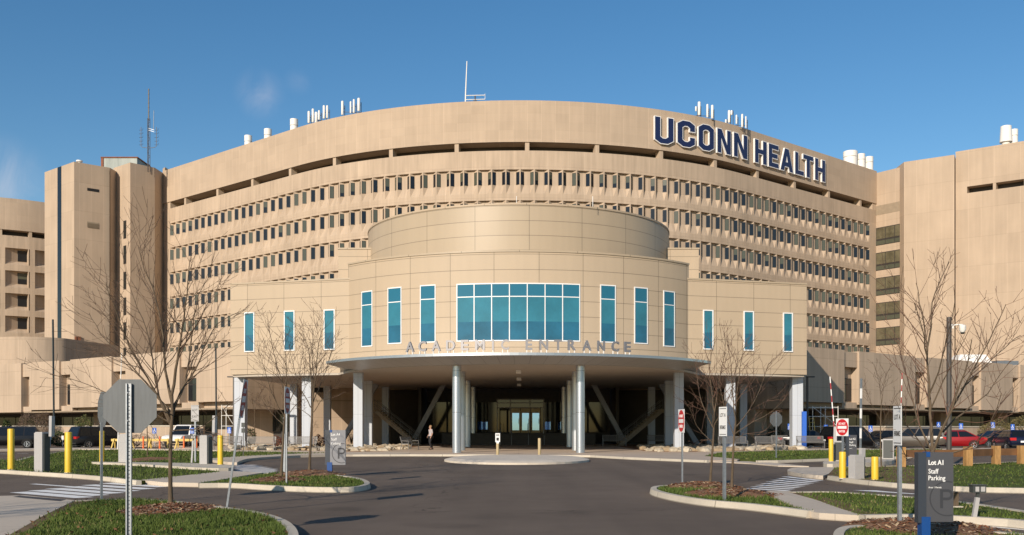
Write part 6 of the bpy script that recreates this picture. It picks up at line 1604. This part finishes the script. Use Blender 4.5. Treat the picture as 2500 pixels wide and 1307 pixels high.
shrub('small_shrub', 'small reddish shrub beside the bench behind the left tree island', 779, 74, .9, 1.0, r1, r2, 12, False, 500, .1, .07)
shrub('small_shrub', 'small reddish shrub between the two left benches', 678, 74, .7, .9, r1, r2, 13, False, 400, .1, .07)
shrub('small_shrub', 'small dark shrub at the wall right of the leftmost pavilion column', 611, 86, 1.0, 1.5, g1, b1, 14, False, 700)
shrub('small_shrub', 'dark shrub at the wall behind the far stop sign', 1893, 88, 1.6, 1.6, g1, b1, 15, False, 900)
shrub('small_shrub', 'low brown shrub left of the rightmost pavilion column', 1918, 86, 1.4, 1.2, b1, b2, 16, False, 900, .1, .09, True)
shrub('small_shrub', 'small brown shrub right of the Lot A4 sign by the stones', 858, 84, .8, 1.7, b1, r2, 17, False, 500, .1, .08, True)

# guy wires of the staked sapling
x, y = G(360, 1121, .12)
t = thing('tree_stake_wire', 'two thin guy wires holding the staked sapling on the left lawn', 'guy wire', (x, y, .12)); q = MB()
for dx in (1.0, -.9): q.tube([(0, 0, 1.9), (dx * 1.0, .3, 0)], .012, 4)
q.build('wire', M['pole_dark'], t)

# ================================================================ people
def person(label, loc, rz, shirt, pants, hair_c, h=1.72):
    t = thing('person', label, 'person', loc, rz)
    k = h / 1.72
    # skeleton: joints, links, radii; facing -Y
    J = {'pel': ((0, 0, .95), .125), 'wai': ((0, .01, 1.08), .115), 'che': ((0, .0, 1.30), .135), 'sho': ((0, .01, 1.41), .09), 'nec': ((0, -.01, 1.49), .052), 'hea': ((0, -.02, 1.58), .082), 'top': ((0, -.015, 1.66), .075),
         'hl': ((.09, 0, .88), .095), 'kl': ((.10, -.10, .50), .062), 'al': ((.10, .02, .10), .042), 'fl': ((.10, -.12, .045), .038), 'hr': ((-.09, 0, .88), .095), 'kr': ((-.10, -.02, .50), .062), 'ar': ((-.10, .20, .14), .042), 'fr': ((-.10, .10, .05), .036),
         'sl': ((.17, .01, 1.40), .062), 'el': ((.23, .05, 1.14), .045), 'wl': ((.22, -.06, .93), .030), 'ml': ((.215, -.09, .86), .034), 'sr': ((-.17, .01, 1.40), .062), 'er': ((-.23, .06, 1.14), .045), 'wr': ((-.20, -.10, .98), .030), 'mr': ((-.19, -.14, .92), .034)}
    E = ['pel wai', 'wai che', 'che sho', 'sho nec', 'nec hea', 'hea top', 'pel hl', 'hl kl', 'kl al', 'al fl', 'pel hr', 'hr kr', 'kr ar', 'ar fr', 'sho sl', 'sl el', 'el wl', 'wl ml', 'sho sr', 'sr er', 'er wr', 'wr mr']
    for hd, sx in (('ml', 1), ('mr', -1)):          # five fingers on each hand
        b = Vector(J[hd][0])
        for i, (dx, dy, dz) in enumerate(((-.028 * sx, -.05, -.01), (-.018, -.028, -.085), (-.006, -.030, -.10), (.006, -.028, -.092), (.018, -.022, -.07))):
            J[hd + str(i)] = (tuple(b + Vector((dx, dy, dz)) * .9), .009); E.append(f'{hd} {hd}{i}')
    names = list(J)
    def skin(name, sel, links, grow, m, root):
        ids = [n for n in names if n in sel]; me = bpy.data.meshes.new(name)
        me.from_pydata([tuple(c * k for c in J[n][0]) for n in ids], [(ids.index(a), ids.index(b)) for a, b in (e.split() for e in links)], [])
        o = bpy.data.objects.new(name, me); COL.objects.link(o)
        md = o.modifiers.new('skin', 'SKIN'); sb = o.modifiers.new('sub', 'SUBSURF'); sb.levels = sb.render_levels = 2
        if not me.skin_vertices: 
            bb = bmesh.new(); bb.from_mesh(me); bb.verts.layers.skin.verify(); bb.to_mesh(me); bb.free()
        for i, n in enumerate(ids):
            r = (J[n][1] + grow) * k; me.skin_vertices[0].data[i].radius = (r * (1.25 if n in ('pel', 'wai', 'che') else 1), r * (.85 if n in ('pel', 'wai', 'che') else 1)); me.skin_vertices[0].data[i].use_root = (n == root)
        dg = bpy.context.evaluated_depsgraph_get(); dg.update(); m2 = bpy.data.meshes.new_from_object(o.evaluated_get(dg)); bpy.data.objects.remove(o)
        m2.name = name; m2.materials.clear(); m2.materials.append(m); m2.polygons.foreach_set('use_smooth', [True] * len(m2.polygons))
        o = bpy.data.objects.new(name, m2); COL.objects.link(o); o.parent = t; return o
    sk = mat('skin', (.42, .24, .17), .55)
    skin('body', names, E, 0, sk, 'pel')
    skin('shirt', ['wai', 'che', 'sho', 'sl', 'el', 'sr', 'er', 'pel'], ['pel wai', 'wai che', 'che sho', 'sho sl', 'sl el', 'sho sr', 'sr er'], .014, shirt, 'wai')
    skin('trousers', ['pel', 'hl', 'kl', 'al', 'hr', 'kr', 'ar'], ['pel hl', 'hl kl', 'kl al', 'pel hr', 'hr kr', 'kr ar'], .016, pants, 'pel')
    q = MB(); q.blob((0, .012 * k, 1.645 * k), (.098 * k, .108 * k, .088 * k), 12, 0, .04); q.build('hair', hair_c, t, 60)
    q = MB(); z = 1.60 * k
    for s in (-1, 1): q.blob((s * .03, -.105 * k, z), (.012, .006, .008), 6, 0); q.blob((s * .088, -.01, z - .01), (.012, .02, .03), 6, 1)
    q.blob((0, -.112 * k, z - .03), (.011, .016, .02), 6, 1); q.bb(-.022, .022, -.106 * k, -.098 * k, z - .072, z - .062, 2); q.build('face', [M['black_txt'], sk, M['red_deep']], t, 60)
    for f in ('fl', 'fr'):
        p = Vector(J[f][0]) * k; q = MB(); q.blob((p.x, p.y + .05, p.z + .0), (.05, .15, .048), 10, 0); q.build('shoe', M['black_txt'], t, 60)
    return t
person('person in a pale shirt and dark trousers walking beside the left round column', (X(1051, 69), 69, .105), R(-60), mat('pale_shirt', (.42, .38, .40), .8), mat('dark_trousers', (.012, .012, .015), .8), mat('light_hair', (.35, .22, .12), .7), 1.70)
